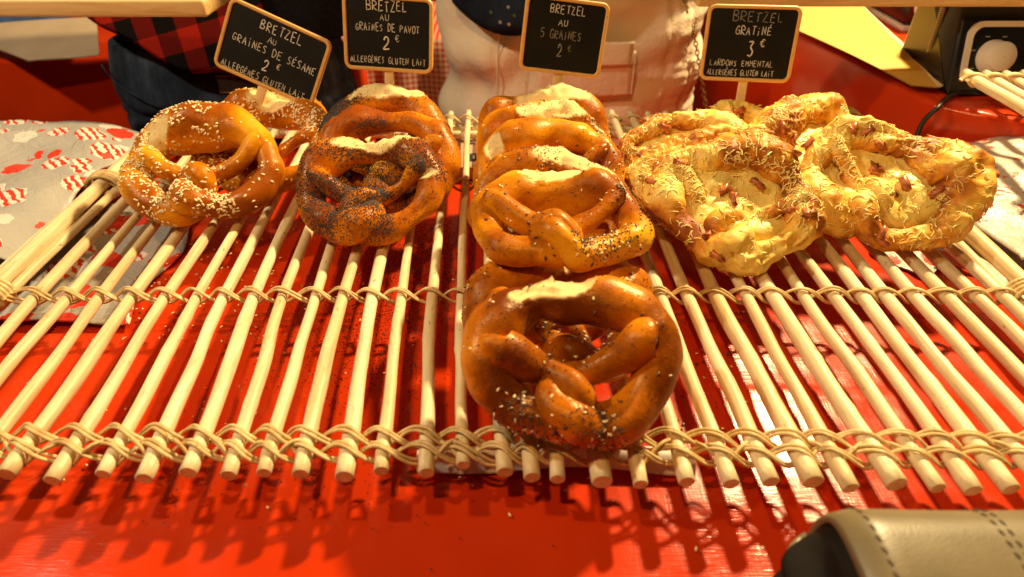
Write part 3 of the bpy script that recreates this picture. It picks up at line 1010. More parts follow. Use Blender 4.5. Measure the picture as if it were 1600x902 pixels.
# ------------------------------------------------------------------ chalkboard signs
GLY = {
 'A': [[(0, 0), (.5, 1), (1, 0)], [(.2, .4), (.8, .4)]],
 'B': [[(0, 0), (0, 1), (.7, .95), (.75, .65), (.05, .53), (.85, .4), (.8, .08), (0, 0)]],
 'D': [[(0, 0), (0, 1), (.6, .9), (.9, .5), (.6, .08), (0, 0)]],
 'E': [[(.8, 1), (0, 1), (0, 0), (.85, 0)], [(0, .52), (.65, .52)]],
 'G': [[(.9, .85), (.5, 1), (.1, .7), (.05, .3), (.4, 0), (.85, .1), (.9, .45), (.5, .45)]],
 'i': [[(.4, 0), (.4, .62)], [(.38, .86), (.44, .94)]],
 'L': [[(0, 1), (0, 0), (.8, 0)]],
 'M': [[(0, 0), (.1, 1), (.5, .4), (.9, 1), (1, 0)]],
 'N': [[(0, 0), (0, 1), (.85, 0), (.85, 1)]],
 'O': [[(.5, 1), (.1, .8), (0, .4), (.3, 0), (.75, .1), (.95, .55), (.8, .9), (.5, 1)]],
 'P': [[(0, 0), (0, 1), (.8, .9), (.8, .6), (0, .48)]],
 'R': [[(0, 0), (0, 1), (.8, .9), (.75, .6), (0, .5), (.85, 0)]],
 'S': [[(.85, .9), (.4, 1), (.1, .75), (.75, .35), (.6, .03), (.05, .08)]],
 'T': [[(0, 1), (1, 1)], [(.5, 1), (.5, 0)]],
 'U': [[(0, 1), (.05, .2), (.4, 0), (.8, .2), (.85, 1)]],
 'V': [[(0, 1), (.45, 0), (.9, 1)]],
 'Z': [[(0, 1), (.85, 1), (0, 0), (.9, 0)]],
 '2': [[(.05, .75), (.3, 1), (.75, .85), (.7, .5), (0, 0), (.9, .02)]],
 '3': [[(.05, .95), (.7, .95), (.35, .6), (.8, .35), (.55, 0), (0, .1)]],
 '5': [[(.8, 1), (.15, 1), (.1, .55), (.6, .6), (.8, .3), (.5, 0), (0, .1)]],
 '€': [[(.9, .85), (.5, 1), (.2, .5), (.5, 0), (.9, .12)], [(0, .6), (.7, .6)], [(0, .4), (.6, .4)]],
 '\u00c9': [[(.8, 1), (0, 1), (0, 0), (.85, 0)], [(0, .52), (.65, .52)], [(.3, 1.15), (.65, 1.4)]],
 '\u00c8': [[(.8, 1), (0, 1), (0, 0), (.85, 0)], [(0, .52), (.65, .52)], [(.25, 1.4), (.6, 1.15)]],
}

def lettering(text, cx, cz, h, width, y, r, parts):
    """chalk strokes of one line, centred on (cx, cz), letters h high, spread over `width`"""
    n = len(text)
    adv = width / n
    x = cx - width / 2
    for ch in text:
        if ch in GLY:
            w = min(adv * 0.70, h * 0.80)
            dz = r.uniform(-0.05, 0.05) * h
            sl = r.uniform(-0.06, 0.10)
            sc = r.uniform(0.9, 1.1)
            for st in GLY[ch]:
                S = np.array(st, float) + r.normal(size=(len(st), 2)) * 0.03
                if len(S) > 3:
                    S = spline(S, len(S) * 3) if ch in 'OSGU235€BDRP' else S
                S = np.repeat(S, 1, axis=0)
                P = np.stack([x + (S[:, 0] + sl * S[:, 1]) * w * sc, np.full(len(S), y), cz - h / 2 + dz + S[:, 1] * h * sc], 1)
                # thin polyline into short pieces so corners stay full
                parts.append(tube(np.vstack([P[0] * 1.0, *[0.5 * (P[k] + P[k + 1]) if q == 0 else P[k + 1] for k in range(len(P) - 1) for q in (0, 1)]]), h * 0.052 * r.uniform(0.85, 1.15), 5, up=(0.02, 1, 0.01), flat=1.0))
        x += adv

def rrect(w, h, rad, n=6):
    pts = []
    for cx, cz, a0 in ((w / 2 - rad, h / 2 - rad, 0), (-w / 2 + rad, h / 2 - rad, 90), (-w / 2 + rad, -h / 2 + rad, 180), (w / 2 - rad, -h / 2 + rad, 270)):
        for k in range(n + 1):
            t = R(a0 + 90 * k / n)
            pts.append((cx + rad * math.cos(t), cz + rad * math.sin(t)))
    return np.array(pts)

def sign(label, cx, cy, depth_y, w, h, roll, lean, yaw, stick_len, lines, seed):
    r = np.random.RandomState(seed)
    c = at_y(cx, cy, depth_y)
    Mx = Matrix.Rotation(R(yaw), 3, 'Z') @ Matrix.Rotation(R(lean), 3, 'X') @ Matrix.Rotation(R(roll), 3, 'Y')
    base_l = Vector((0, 0.0, -h / 2 - stick_len))
    root = empty('chalkboard_sign', label, 'sign', group='chalkboard price signs')
    root.rotation_euler = Mx.to_euler()
    root.location = Vector(c) + Mx @ base_l
    off = np.array([0, 0, h / 2 + stick_len])
    # slate panel
    o = rrect(w - 0.006, h - 0.006, 0.004)
    k = len(o)
    V = np.vstack([np.column_stack([o[:, 0], np.full(k, -0.0012), o[:, 1]]), np.column_stack([o[:, 0], np.full(k, 0.0018), o[:, 1]])]) + off
    F = [tuple(range(k)), tuple(range(2 * k - 1, k - 1, -1))] + [(i, i + k, (i + 1) % k + k, (i + 1) % k) for i in range(k)]
    panel = link('panel', make_mesh('panel', V, F, False), MAT['slate'], root)
    # wooden rim, profile swept round the outline
    prof = [(-0.0, -0.0016), (0.0008, -0.0026), (0.0030, -0.0026), (0.0040, -0.0012), (0.0040, 0.0024), (0.0, 0.0024)]
    oi = rrect(w - 0.0075, h - 0.0075, 0.0045)
    nrm = np.roll(oi, -1, 0) - np.roll(oi, 1, 0)
    nrm = np.column_stack([nrm[:, 1], -nrm[:, 0]])
    nrm /= np.linalg.norm(nrm, axis=1)[:, None]
    V = np.vstack([np.column_stack([oi[:, 0] + nrm[:, 0] * p[0], np.full(k, p[1]), oi[:, 1] + nrm[:, 1] * p[0]]) for p in prof]) + off
    q = len(prof)
    F = [(a * k + i, a * k + (i + 1) % k, ((a + 1) % q) * k + (i + 1) % k, ((a + 1) % q) * k + i) for a in range(q) for i in range(k)]
    link('rim', make_mesh('rim', V, F, False), MAT['frame'], root)
    link('stick', box_mesh('stick', -0.0048, 0.0048, -0.0010, 0.0022, 0, stick_len + 0.003, 0.0006), MAT['stick'], root)
    for (txt, fx, fy, fh, fw, m) in lines:
        parts = []
        lettering(txt, fx * w, (fy - 0.5) * h + off[2], fh * h, fw * w, -0.0014, r, parts)
        v, f = join(parts)
        link('lettering', make_mesh('lettering', v, f), MAT[m], panel)
    return root

C_, CF = 'chalk', 'chalk_faint'
sign('chalkboard sign reading bretzel au graines de s\u00e9same, tilted on its stick', 426, 84, 0.675, 0.1090, 0.0725, 24, -18, 0, 0.070, [
    ('BRETZEL', 0.04, 0.83, 0.13, 0.42, C_), ('AU', -0.02, 0.66, 0.08, 0.10, C_), ('GRAiNES DE S\u00c9SAME', 0.03, 0.51, 0.105, 0.84, C_),
    ('2', -0.01, 0.32, 0.17, 0.08, C_), ('€', 0.10, 0.36, 0.08, 0.06, C_), ('ALLERG\u00c8NES GLUTEN LAiT', -0.01, 0.11, 0.09, 0.84, C_)], 1)
sign('chalkboard sign reading bretzel au graines de pavot, upright behind the poppy pretzels', 607, 54, 0.685, 0.0935, 0.0735, 3.5, -14, 0, 0.075, [
    ('BRETZEL', 0.0, 0.87, 0.125, 0.46, C_), ('AU', -0.03, 0.72, 0.08, 0.12, C_), ('GRAiNES DE PAVOT', 0.0, 0.585, 0.095, 0.72, C_),
    ('2', 0.0, 0.39, 0.19, 0.11, C_), ('€', 0.11, 0.45, 0.085, 0.07, C_), ('ALLERG\u00c8NES GLUTEN LAiT', 0.0, 0.15, 0.085, 0.86, C_)], 2)
sign('chalkboard sign reading bretzel au 5 graines, with half its slate left empty', 881, 58, 0.69, 0.0890, 0.0750, 8, -14, 6, 0.075, [
    ('BRETZEL', 0.02, 0.85, 0.105, 0.44, C_), ('AU', -0.02, 0.68, 0.085, 0.13, C_), ('5 GRAiNES', -0.03, 0.52, 0.11, 0.50, CF),
    ('2', -0.02, 0.31, 0.15, 0.08, CF), ('€', 0.09, 0.36, 0.08, 0.06, CF)], 3)
sign('chalkboard sign reading bretzel gratin\u00e9, set behind the cheese pretzels', 1171, 69, 0.70, 0.0960, 0.0770, -1.0, -14, -10, 0.080, [
    ('BRETZEL', 0.06, 0.85, 0.12, 0.56, CF), ('GRATiN\u00c9', 0.03, 0.67, 0.105, 0.40, C_), ('3', 0.04, 0.445, 0.21, 0.10, C_), ('€', 0.15, 0.52, 0.10, 0.08, C_),
    ('LARDONS EMMENTAL', -0.05, 0.24, 0.075, 0.70, C_), ('ALLERG\u00c8NES GLUTEN LAiT', -0.05, 0.115, 0.075, 0.74, C_)], 4)

# ------------------------------------------------------------------ wrapping paper parcels
def crumple(name, x0, x1, y0, y1, hfun, seed, nx=90, ny=70, amp=0.004, thick=0.0015):
    xs, ys = np.linspace(0, 1, nx), np.linspace(0, 1, ny)
    U, W = np.meshgrid(xs, ys)
    nzE = Noise(seed + 3, 3.5)
    X = x0 + (x1 - x0) * U + 0.006 * nzE(np.stack([0 * U, W * 3, U * 0 + (U > .5)], -1))
    Y = y0 + (y1 - y0) * W + 0.006 * nzE(np.stack([U * 3, 0 * W, U * 0 + 3], -1))
    P = np.stack([X, Y, 0 * X], -1)
    n1, n2, n3 = Noise(seed, 26), Noise(seed + 1, 60), Noise(seed + 2, 130)
    Z = hfun(X, Y) + amp * (0.8 * (1 - np.abs(n1(P))) + 0.35 * (1 - np.abs(n2(P))) + 0.12 * n3(P))
    Z = np.maximum(Z, 0.002)
    V = np.stack([X, Y, Z], -1).reshape(-1, 3)
    n = len(V)
    F = [grid_faces(ny, nx, False), grid_faces(ny, nx, False, n)[:, ::-1]]
    # close the rim
    rim = np.concatenate([np.arange(nx), np.arange(1, ny) * nx + nx - 1, (ny - 1) * nx + np.arange(nx - 2, -1, -1), np.arange(ny - 2, 0, -1) * nx])
    b = np.roll(rim, -1)
    F.append(np.stack([rim, rim + n, b + n, b], 1))
    return make_mesh(name, np.vstack([V, V - [0, 0, thick]]), F)

def sstep(a, b, x):
    t = np.clip((x - a) / (b - a), 0, 1)
    return t * t * (3 - 2 * t)

lp = empty('wrapping_paper', 'grey festive wrapping paper with red and white print, piled beside the rack', 'wrapping paper', (-0.62, 0.55, 0))
m = crumple('sheet', -0.95 + 0.62, -0.452 + 0.62, 0.47 - 0.55, 0.735 - 0.55, lambda x, y: 0.018 + 0.026 * sstep(0.22, 0.10, x) + 0.012 * sstep(-0.08, 0.1, y), 71, amp=0.0062)
link('sheet', m, MAT['wrap_grey'], lp)
m = crumple('sheet', -0.95 + 0.62, -0.350 + 0.62, 0.42 - 0.55, 0.62 - 0.55, lambda x, y: 0.003 + 0.006 * sstep(0.27, 0.10, x), 74, amp=0.0055)
link('sheet', m, MAT['wrap_grey'], lp)
m = crumple('sheet', -0.95 + 0.62, -0.455 + 0.62, 0.38 - 0.55, 0.50 - 0.55, lambda x, y: 0.010 + 0.008 * sstep(0.2, 0.05, x), 77, amp=0.004)
link('sheet', m, MAT['wrap_grey'], lp)

rp = empty('wrapping_paper', 'festive wrapping paper with red print, its grey paled in colour for brighter light, piled beside the cheese pretzels', 'wrapping paper', (0.62, 0.55, 0))
m = crumple('sheet', 0.462 - 0.62, 0.95 - 0.62, 0.48 - 0.55, 0.715 - 0.55, lambda x, y: 0.016 + 0.022 * sstep(-0.20, -0.05, x) + 0.010 * sstep(-0.08, 0.1, y), 81, amp=0.0058)
link('sheet', m, MAT['wrap_grey_lit'], rp)
m = crumple('sheet', 0.455 - 0.62, 0.95 - 0.62, 0.44 - 0.55, 0.56 - 0.55, lambda x, y: 0.006 + 0.006 * sstep(-0.2, 0.0, x), 84, amp=0.005)
link('sheet', m, MAT['wrap_grey_lit'], rp)
m = crumple('sheet', 0.37 - 0.62, 0.452 - 0.62, 0.50 - 0.55, 0.60 - 0.55, lambda x, y: 0.004 + 0 * x, 86, 40, 40, amp=0.004)
link('sheet', m, MAT['wrap_grey_lit'], rp)

# carton under the back of the rack with a round blue emblem
cb = at_z(735, 262, 0.010)
ct = empty('carton', 'small pinkish carton with a round blue emblem lying under the rack', 'box', (cb[0] + 0.005, cb[1] + 0.035, 0))
link('carton_body', box_mesh('carton_body', -0.030, 0.030, -0.048, 0.040, 0.0, 0.017, 0.0012), MAT['carton'], ct)
def disc(name, r0, r1, z, n=32):
    th = np.linspace(0, 2 * np.pi, n, endpoint=False)
    ring = lambda r_, zz: np.column_stack([r_ * np.cos(th), r_ * np.sin(th), np.full(n, zz)])
    V = np.vstack([ring(r0, z), ring(r1, z), ring(r1, z - 0.0003), ring(r0, z - 0.0003)])
    a = np.arange(n); b = (a + 1) % n
    F = [np.stack([a + k * n, a + ((k + 1) % 4) * n, b + ((k + 1) % 4) * n, b + k * n], 1) for k in range(4)]
    return make_mesh(name, V, F, False)
emb = link('emblem', disc('emblem', 0.0005, 0.0085, 0.0178), MAT['emblem_blue'], ct, (-0.002, -0.022, 0))
link('emblem_ring', disc('emblem_ring', 0.0100, 0.0108, 0.0178), MAT['emblem_blue'], emb, (0, 0, 0))
link('emblem_letter', box_mesh('emblem_letter', -0.0012, 0.0012, -0.005, 0.005, 0.0179, 0.0183), MAT['white_plastic'], emb, (0.001, 0, 0))
link('printed_mark', box_mesh('printed_mark', -0.006, 0.006, -0.0018, 0.0018, 0.0171, 0.0175), MAT['emblem_blue'], ct, (-0.004, 0.018, 0))

# ------------------------------------------------------------------ crumbs and seeds on the cloth
def loose(name, label, cat, tmpl, n, size, mat, areas, seed):
    r = np.random.RandomState(seed)
    pos = []
    for (px, py, sx, sy, w) in areas:
        k = int(n * w)
        q = np.column_stack([px + r.normal(size=k) * sx, py + r.normal(size=k) * sy])
        pos += [at_z(a, min(max(b, 300), 890), 0.0015) for a, b in q]
    pos = np.array(pos)
    v, f = scatter(tmpl, pos, np.tile([0, 0, 1.0], (len(pos), 1)), size, r, 0.5)
    tag(link(name, make_mesh(name, v, f), mat), label, cat, kind='stuff')
loose('scattered_sesame_seeds', 'loose white sesame seeds strewn over the red oilcloth', 'seeds', SES, 330, 0.0034, MAT['sesame'],
      [(330, 430, 110, 50, 0.55), (360, 560, 170, 90, 0.25), (300, 740, 200, 40, 0.05), (1080, 560, 60, 90, 0.08), (880, 720, 200, 50, 0.04)], 3)
loose('scattered_poppy_seeds', 'loose dark poppy seeds strewn over the red oilcloth', 'seeds', POP, 2600, 0.0016, MAT['poppy'],
      [(640, 420, 55, 45, 0.50), (570, 510, 65, 50, 0.30), (580, 600, 90, 90, 0.12), (1080, 540, 60, 100, 0.06), (560, 760, 200, 40, 0.02)], 5)
loose('scattered_grains', 'loose brown linseed grains strewn over the red oilcloth', 'seeds', SES, 26, 0.0046, MAT['flax'],
      [(700, 520, 60, 120, 0.5), (1100, 600, 70, 60, 0.5)], 6)

# ------------------------------------------------------------------ leather bag at the edge of the counter
def leather_bag():
    c = at_z(1480, 862, 0.080)
    root = empty('leather_bag', 'olive tan leather bag with dark open end and double stitching on the cloth', 'bag', (c[0], c[1] - 0.012, 0))
    x0, x1 = -0.052, 0.22
    nx, na = 60, 56
    th = np.linspace(0, 2 * np.pi, na, endpoint=False)
    xs = np.linspace(x0, x1, nx)
    nz = Noise(91, 22)
    V = []
    for x in xs:
        top = 0.100 - 0.045 * (x - x0) * 0.35 - 0.006 * math.exp(-((x - x0) / 0.006) ** 2)
        ry = 0.036 + 0.006 * sstep(x0, x1, np.array(x))
        cz = top / 2
        yy = ry * np.sign(np.cos(th)) * np.abs(np.cos(th)) ** 0.62
        zz = cz + (top / 2) * np.sign(np.sin(th)) * np.abs(np.sin(th)) ** 0.62
        P = np.column_stack([np.full(na, x), yy, zz])
        d = 0.0012 * nz(P)
        P[:, 1] += d * np.cos(th)
        P[:, 2] += d * np.maximum(np.sin(th), 0)
        V.append(P)
    V = np.array(V)
    # rolled leather edge at the open end, turned inwards
    e1 = V[0] * [1, 0.93, 0.96] + [-0.0022, 0, 0.001]
    e2 = V[0] * [1, 0.87, 0.93] + [0.0006, 0, 0.003]
    e3 = V[0] * [1, 0.85, 0.92] + [0.025, 0, 0.003]
    V = np.concatenate([e3[None], e2[None], e1[None], V], 0)
    V[:, :, 2] = np.maximum(V[:, :, 2], 0.0005)
    F = [grid_faces(V.shape[0], na), (np.arange(na)[::-1] + (V.shape[0] - 1) * na)[None]]
    link('body', make_mesh('body', V.reshape(-1, 3), F), MAT['leather'], root)
    # pleated dark gusset closing the end
    n2 = 26
    rr = np.linspace(0, 1, n2)
    base = V[1]
    ctr = base.mean(axis=0)
    G_ = []
    for q in rr:
        P = ctr + (base - ctr) * (0.02 + 0.98 * q)
        fold = 0.008 * np.sin((P[:, 2] - ctr[2]) * 210 + 0.8) * (1 - q ** 3)
        P = P + np.column_stack([-0.019 * (1 - q ** 4) + fold, 0 * fold, 0 * fold])
        G_.append(P)
    G_ = np.array(G_)
    link('gusset', make_mesh('gusset', G_.reshape(-1, 3), [grid_faces(n2, na)]), MAT['black_lining'], root)
    # leather tongue folded into the open end
    yy = np.linspace(-0.030, 0.030, 18)
    P = np.stack([x0 - 0.002 - 0.019 * (1 - (np.abs(yy) / 0.032) ** 3), yy, 0.060 + 0.005 * np.sin(yy * 60)], 1)
    v, f = tube(P, 0.0026 * np.sin(np.linspace(0.25, np.pi - 0.25, 18)) + 0.001, 12, up=(0, 0, 1), flat=0.6)
    link('folded_tongue', make_mesh('folded_tongue', v, f), MAT['leather'], root)
    # stitches: two double rows round the body
    def stitch_row(x, name='stitching'):
        i = int(np.argmin(np.abs(xs - x))) + 3
        ring = V[i]
        seg = np.vstack([ring, ring[:1]])
        L = np.concatenate([[0], np.cumsum(np.linalg.norm(np.diff(seg, axis=0), axis=1))])
        parts = []
        for s0 in np.arange(0, L[-1], 0.0058):
            s_ = np.linspace(s0, s0 + 0.0038, 5)
            P = np.column_stack([np.interp(s_, L, seg[:, k]) for k in range(3)])
            cc = np.array([x, 0, 0.05])
            nn = P - cc
            nn[:, 0] = 0
            nn /= np.linalg.norm(nn, axis=1)[:, None]
            P = P + nn * 0.0004 * np.array([-1, 1, 1.4, 1, -1])[:, None]
            P[:, 0] = x + np.linspace(-0.0006, 0.0006, 5)
            parts.append(tube(P, 0.00040, 5, up=(1, 0, 0.1)))
        v, f = join(parts)
        link(name, make_mesh(name, v, f), MAT['bag_thread'], root)
    for x in (x0 + 0.010, 0.018, 0.0225):
        stitch_row(x)
    return root
leather_bag()

# ------------------------------------------------------------------ boards of the stall above the rack
def stall_board(label, xa, ya, xb, yb, yw, out, endpost, bottom_pts):
    pa, pb = at_y(xa, ya, yw), at_y(xb, yb, yw)
    root = empty('shelf_board', label, 'board', (0, 0, 0))
    x0, x1 = (out, pb[0]) if out < 0 else (pa[0], out)
    zb = min(pa[2], pb[2])
    m_ = box_mesh('board', x0, x1, yw, yw + 0.085, zb, zb + 0.020, 0.004, 3)
    link('board', m_, MAT['plank'], root)
    xp = out + (0.03 if out < 0 else -0.03)
    link('post', box_mesh('post', xp - 0.02, xp + 0.02, yw + 0.02, yw + 0.06, endpost, zb - 0.0005, 0.003), MAT['plank'], root)
stall_board('pine board with sawn end, over the grey sheet and the plaid shirt', 0, 28, 324, 26, 0.79, -1.10, 0.0, None)
stall_board('pine board above the black cookers and the yellow paper', 1090, 5, 1600, 12, 0.80, 1.10, 0.072, None)

# ------------------------------------------------------------------ people behind the counter
def loft(levels, M=72, folds=None, noise_amp=0.004, noise_f=18, seed=1, n=60, power=0.85, stretch=(1, 1, 1)):
    """levels: rows of (z, cx, cy, rx, ry)"""
    L = spline(np.array(levels, float), n)
    th = np.linspace(0, 2 * np.pi, M, endpoint=False)
    c, s = np.cos(th), np.sin(th)
    c = np.sign(c) * np.abs(c) ** power
    s = np.sign(s) * np.abs(s) ** power
    V = np.stack([L[:, 1, None] + L[:, 3, None] * c, L[:, 2, None] + L[:, 4, None] * s, np.repeat(L[:, :1], M, 1)], -1)
    nz, n2 = Noise(seed, noise_f), Noise(seed + 1, noise_f * 2.6)
    Q = V * np.array(stretch)
    d = noise_amp * nz(Q) + noise_amp * 0.4 * n2(Q)
    if folds is not None:
        d = d + folds(V, th)
    out = np.stack([np.cos(th), np.sin(th), 0 * th], -1)
    V = V + d[..., None] * out[None]
    F = [grid_faces(n, M), np.arange(M)[::-1][None], (np.arange(M) + (n - 1) * M)[None]]
    return V, F

# person in jeans, seen from behind, plaid shirt under a navy coat
PX, PY = -0.485, 1.10
person = empty('person', 'person in dark jeans, red and black plaid shirt and navy coat', 'person', (PX, PY, -0.85))
gz = 0.85                                     # local z = world z + gz
def L_(z, cx, cy, rx, ry):
    return (z + gz, cx, cy, rx, ry)
def jean_folds(V, th):
    # creases under the seat that slant across the back of the jeans
    x, z = V[..., 0], V[..., 2] - gz
    return -0.006 * np.exp(-((z + 0.065 + 0.18 * x) / 0.007) ** 2) - 0.005 * np.exp(-((z + 0.035 - 0.10 * x) / 0.006) ** 2)
hips = loft([L_(0.06, 0, 0, .185, .105), L_(0.0, 0, 0, .198, .115), L_(-0.08, 0.0, 0, .202, .122), L_(-0.16, 0, 0, .192, .115), L_(-0.22, 0, 0, .165, .09)], folds=jean_folds, seed=5, n=70)
legs = [loft([L_(-0.12, sx * .095, 0, .098, .105), L_(-0.45, sx * .105, 0, .075, .08), L_(-0.80, sx * .11, 0, .06, .07)], M=40, seed=7 + sx, n=40) for sx in (-1, 1)]
v, f = join([(hips[0].reshape(-1, 3), hips[1])] + [(l[0].reshape(-1, 3), l[1]) for l in legs])
link('jeans', make_mesh('jeans', v, f), MAT['denim'], person)
for sx in (-1, 1):
    v, f = tube(spline(np.array([(sx * .11, 0.06, 0.035), (sx * .112, -0.04, 0.042), (sx * .115, -0.16, 0.030), (sx * .115, -0.20, 0.022)]), 20), np.array([.03] + [.044] * 17 + [.036, .02]), 16)
    link('shoe', make_mesh('shoe', v, f), MAT['navy'], person)
def hips_y(x, z, ry=0.118, rx=0.200, p=0.85):
    """front surface (towards the camera) of the hip loft"""
    t = min(abs(x) / rx, 0.999)
    c = t ** (1 / p)
    return -ry * (math.sqrt(1 - c * c)) ** p
def line_on(pts, off, rx=0.200, ry=0.118):
    return np.array([(x, hips_y(x, z, ry, rx) - off, z + gz) for x, z in pts])
# seams, pocket outline and belt loop
for pts in ([(-.185, 0.03), (-.10, -.012), (0.0, -.030), (.10, -.030)], [(-.03, -.02), (-.035, -.085), (0.03, -.098)], [(-.028, -.02), (0.05, -.028)]):
    v, f = tube(line_on(spline(np.array(pts), 24), 0.0105), 0.0013, 6)
    link('seam', make_mesh('seam', v, f), MAT['denim'], person)
pw = at_y(372, 124, PY - 0.118)
def patch_mesh():
    xs, zs = np.linspace(-0.028, 0.032, 12), np.linspace(-0.013, 0.013, 4)
    V = []
    for off in (0.012, 0.0105):
        for z in zs:
            for x in xs:
                X = pw[0] - PX + x
                V.append((X, hips_y(X, 0) - off, pw[2] + z + gz - 0.004))
    return make_mesh('label_patch', V, [grid_faces(4, 12, False), grid_faces(4, 12, False, 48)[:, ::-1]])
patch_o = link('label_patch', patch_mesh(), MAT['patch'], person)
cx_, cz_ = pw[0] - PX, pw[2] - 0.004
v, f = tube(line_on([(cx_ + a * 0.030 + 0.002, cz_ + b * 0.013) for a, b in ((-1, 1), (-1, 0), (-1, -1), (-.3, -1), (.4, -1), (1, -1), (1, 0), (1, 1), (.3, 1), (-.4, 1), (-1, 1))], 0.0128), 0.0012, 6)
link('patch_stitching', make_mesh('patch_stitching', v, f), MAT['thread'], patch_o)
# plaid shirt tail: hem slants down towards the spine
def shirt_mesh():
    M, n = 110, 50
    th = np.linspace(R(150), R(300), M)
    V = []
    nz = Noise(33, 20)
    for k in range(n):
        q = k / (n - 1)
        row = []
        for t in th:
            x = .212 * math.copysign(abs(math.cos(t)) ** .85, math.cos(t))
            y = .128 * math.copysign(abs(math.sin(t)) ** .85, math.sin(t))
            hem = 0.118 - 0.080 * sstep(-.17, .02, np.array(x)) + 0.004 * math.sin(x * 60)
            z = hem + (0.52 - hem) * q
            row.append((x, y - 0.004 * (1 - q), z + gz))
        V.append(row)
    V = np.array(V)
    d = 0.004 * nz(V * [1, 1, .5])
    V[..., 0] += d * np.cos(th)
    V[..., 1] += d * np.sin(th)
    W = V * [0.985, 0.985, 1]
    nn = M * n
    return make_mesh('plaid_shirt', np.vstack([V.reshape(-1, 3), W.reshape(-1, 3)]), [grid_faces(n, M, False), grid_faces(n, M, False, nn)[:, ::-1], np.stack([np.arange(M - 1), np.arange(M - 1) + nn, np.arange(1, M) + nn, np.arange(1, M)], 1)])
link('plaid_shirt', shirt_mesh(), MAT['plaid'], person)
coat = loft([L_(0.055, .055, 0.012, .165, .118), L_(0.10, .045, 0.008, .172, .128), L_(0.25, .03, 0, .185, .13), L_(0.45, 0.0, 0, .205, .13), L_(0.52, 0, 0, .20, .12)], seed=14, noise_amp=0.006, n=60,
            folds=lambda V, th: 0.0 * V[..., 0])
V = coat[0]
V[..., 2] += 0.02 * sstep(-0.05, 0.10, V[..., 0]) * (V[..., 2] < 0.07 + gz)
link('navy_coat', make_mesh('navy_coat', V.reshape(-1, 3), coat[1]), MAT['navy'], person)

# person in the cream quilted jacket
JX, JY = 0.100, 1.12
p2 = empty('person', 'person in a cream padded jacket over a navy dotted top', 'person', (JX, JY, -0.85))
def jacket_folds(V, th):
    x, z = V[..., 0], V[..., 2] - gz
    f = -0.005 * np.exp(-((x - 0.150 + 0.02 * z) / 0.003) ** 2) - 0.005 * np.exp(-((x - 0.185 + 0.02 * z) / 0.003) ** 2)      # zip placket
    band = (x > 0.155) & (x < 0.235)
    f = f + band * 0.0010 * np.sin(z * 330 + 3 * np.sin(z * 40))
    f = f + 0.006 * np.sin(z * 55 + 9 * x) * (x < -0.10) + 0.003 * np.sin(x * 90 + z * 25) * (x < -0.1)
    f = f - 0.005 * np.exp(-((x + 0.125 - 0.05 * z) / 0.004) ** 2) - 0.004 * np.exp(-((x + 0.075 + 0.10 * z) / 0.0035) ** 2)
    f = f + 0.007 * np.sin(x * 38 + z * 20) * np.exp(-((z - 0.02) / 0.12) ** 2) + 0.004 * np.sin(z * 70 - x * 30)
    return f
jk = loft([L_(-0.24, 0, 0, .205, .125), L_(-0.18, 0, 0, .222, .138), L_(-0.05, 0, 0, .222, .142), L_(0.10, 0.0, 0, .222, .14), L_(0.30, 0.0, 0, .225, .14), L_(0.50, 0, 0, .215, .12)], folds=jacket_folds, seed=41, noise_amp=0.005, noise_f=16, M=160, n=150)
link('jacket', make_mesh('jacket', jk[0].reshape(-1, 3), jk[1]), MAT['jacket'], p2)
trs = [loft([L_(-0.20, sx * .09, 0, .095, .10), L_(-0.5, sx * .10, 0, .075, .08), L_(-0.84, sx * .10, 0, .06, .07)], M=36, seed=50 + sx, n=30) for sx in (-1, 1)]
v, f = join([(l[0].reshape(-1, 3), l[1]) for l in trs])
link('trousers', make_mesh('trousers', v, f), MAT['navy'], p2)
def on_jacket(x, z, off):
    return (x, hips_y(x, z, 0.142, 0.222) - off, z + gz)
def flap(name, px0, px1, py0, py1, off, mat, thick=0.004):
    a, b = at_y(px0, py0, JY - 0.14), at_y(px1, py1, JY - 0.14)
    xs, zs = np.linspace(a[0] - JX, b[0] - JX, 16), np.linspace(b[2], a[2], 14)
    V = [on_jacket(x, z, off) for z in zs for x in xs] + [on_jacket(x, z, off - thick) for z in zs for x in xs]
    nx, ny = 16, 14
    n = nx * ny
    rim = np.concatenate([np.arange(nx), np.arange(1, ny) * nx + nx - 1, (ny - 1) * nx + np.arange(nx - 2, -1, -1), np.arange(ny - 2, 0, -1) * nx])
    b_ = np.roll(rim, -1)
    link(name, make_mesh(name, V, [grid_faces(ny, nx, False), grid_faces(ny, nx, False, n)[:, ::-1], np.stack([rim, rim + n, b_ + n, b_], 1)]), mat, p2)
for pts in ([(-.118, 0.14), (-.122, 0.06), (-.128, -.10)], [(-.066, 0.14), (-.078, 0.04), (-.074, -.10)]) :
    q_ = spline(np.array(pts), 24)
    v, f = tube(np.array([on_jacket(x, z, 0.004) for x, z in q_]), 0.0011, 6)
    link('seam', make_mesh('seam', v, f), MAT['jacket'], p2)
flap('pocket', 838, 985, 78, 148, 0.0115, MAT['jacket'])
flap('pocket_flap', 832, 986, 62, 98, 0.0165, MAT['jacket'])
# navy dotted top hanging over the front
def top_mesh():
    xs = np.linspace(-0.190, 0.005, 50)
    q = np.linspace(0, 1, 24)
    V = []
    for off in (0.026, 0.018):
        for t in q:
            for x in xs:
                hem = 0.096 + 5.0 * (x + 0.105) ** 2
                z = hem + (0.5 - hem) * t
                V.append((x, hips_y(x, z, 0.142, 0.222) - off - 0.012 * math.sin(math.pi * min(1, t * 3)) * 0.6, z + gz))
    n = 50 * 24
    return make_mesh('dotted_top', V, [grid_faces(24, 50, False), grid_faces(24, 50, False, n)[:, ::-1], np.stack([np.arange(49), np.arange(49) + n, np.arange(1, 50) + n, np.arange(1, 50)], 1)])
link('dotted_top', top_mesh(), MAT['starry'], p2)

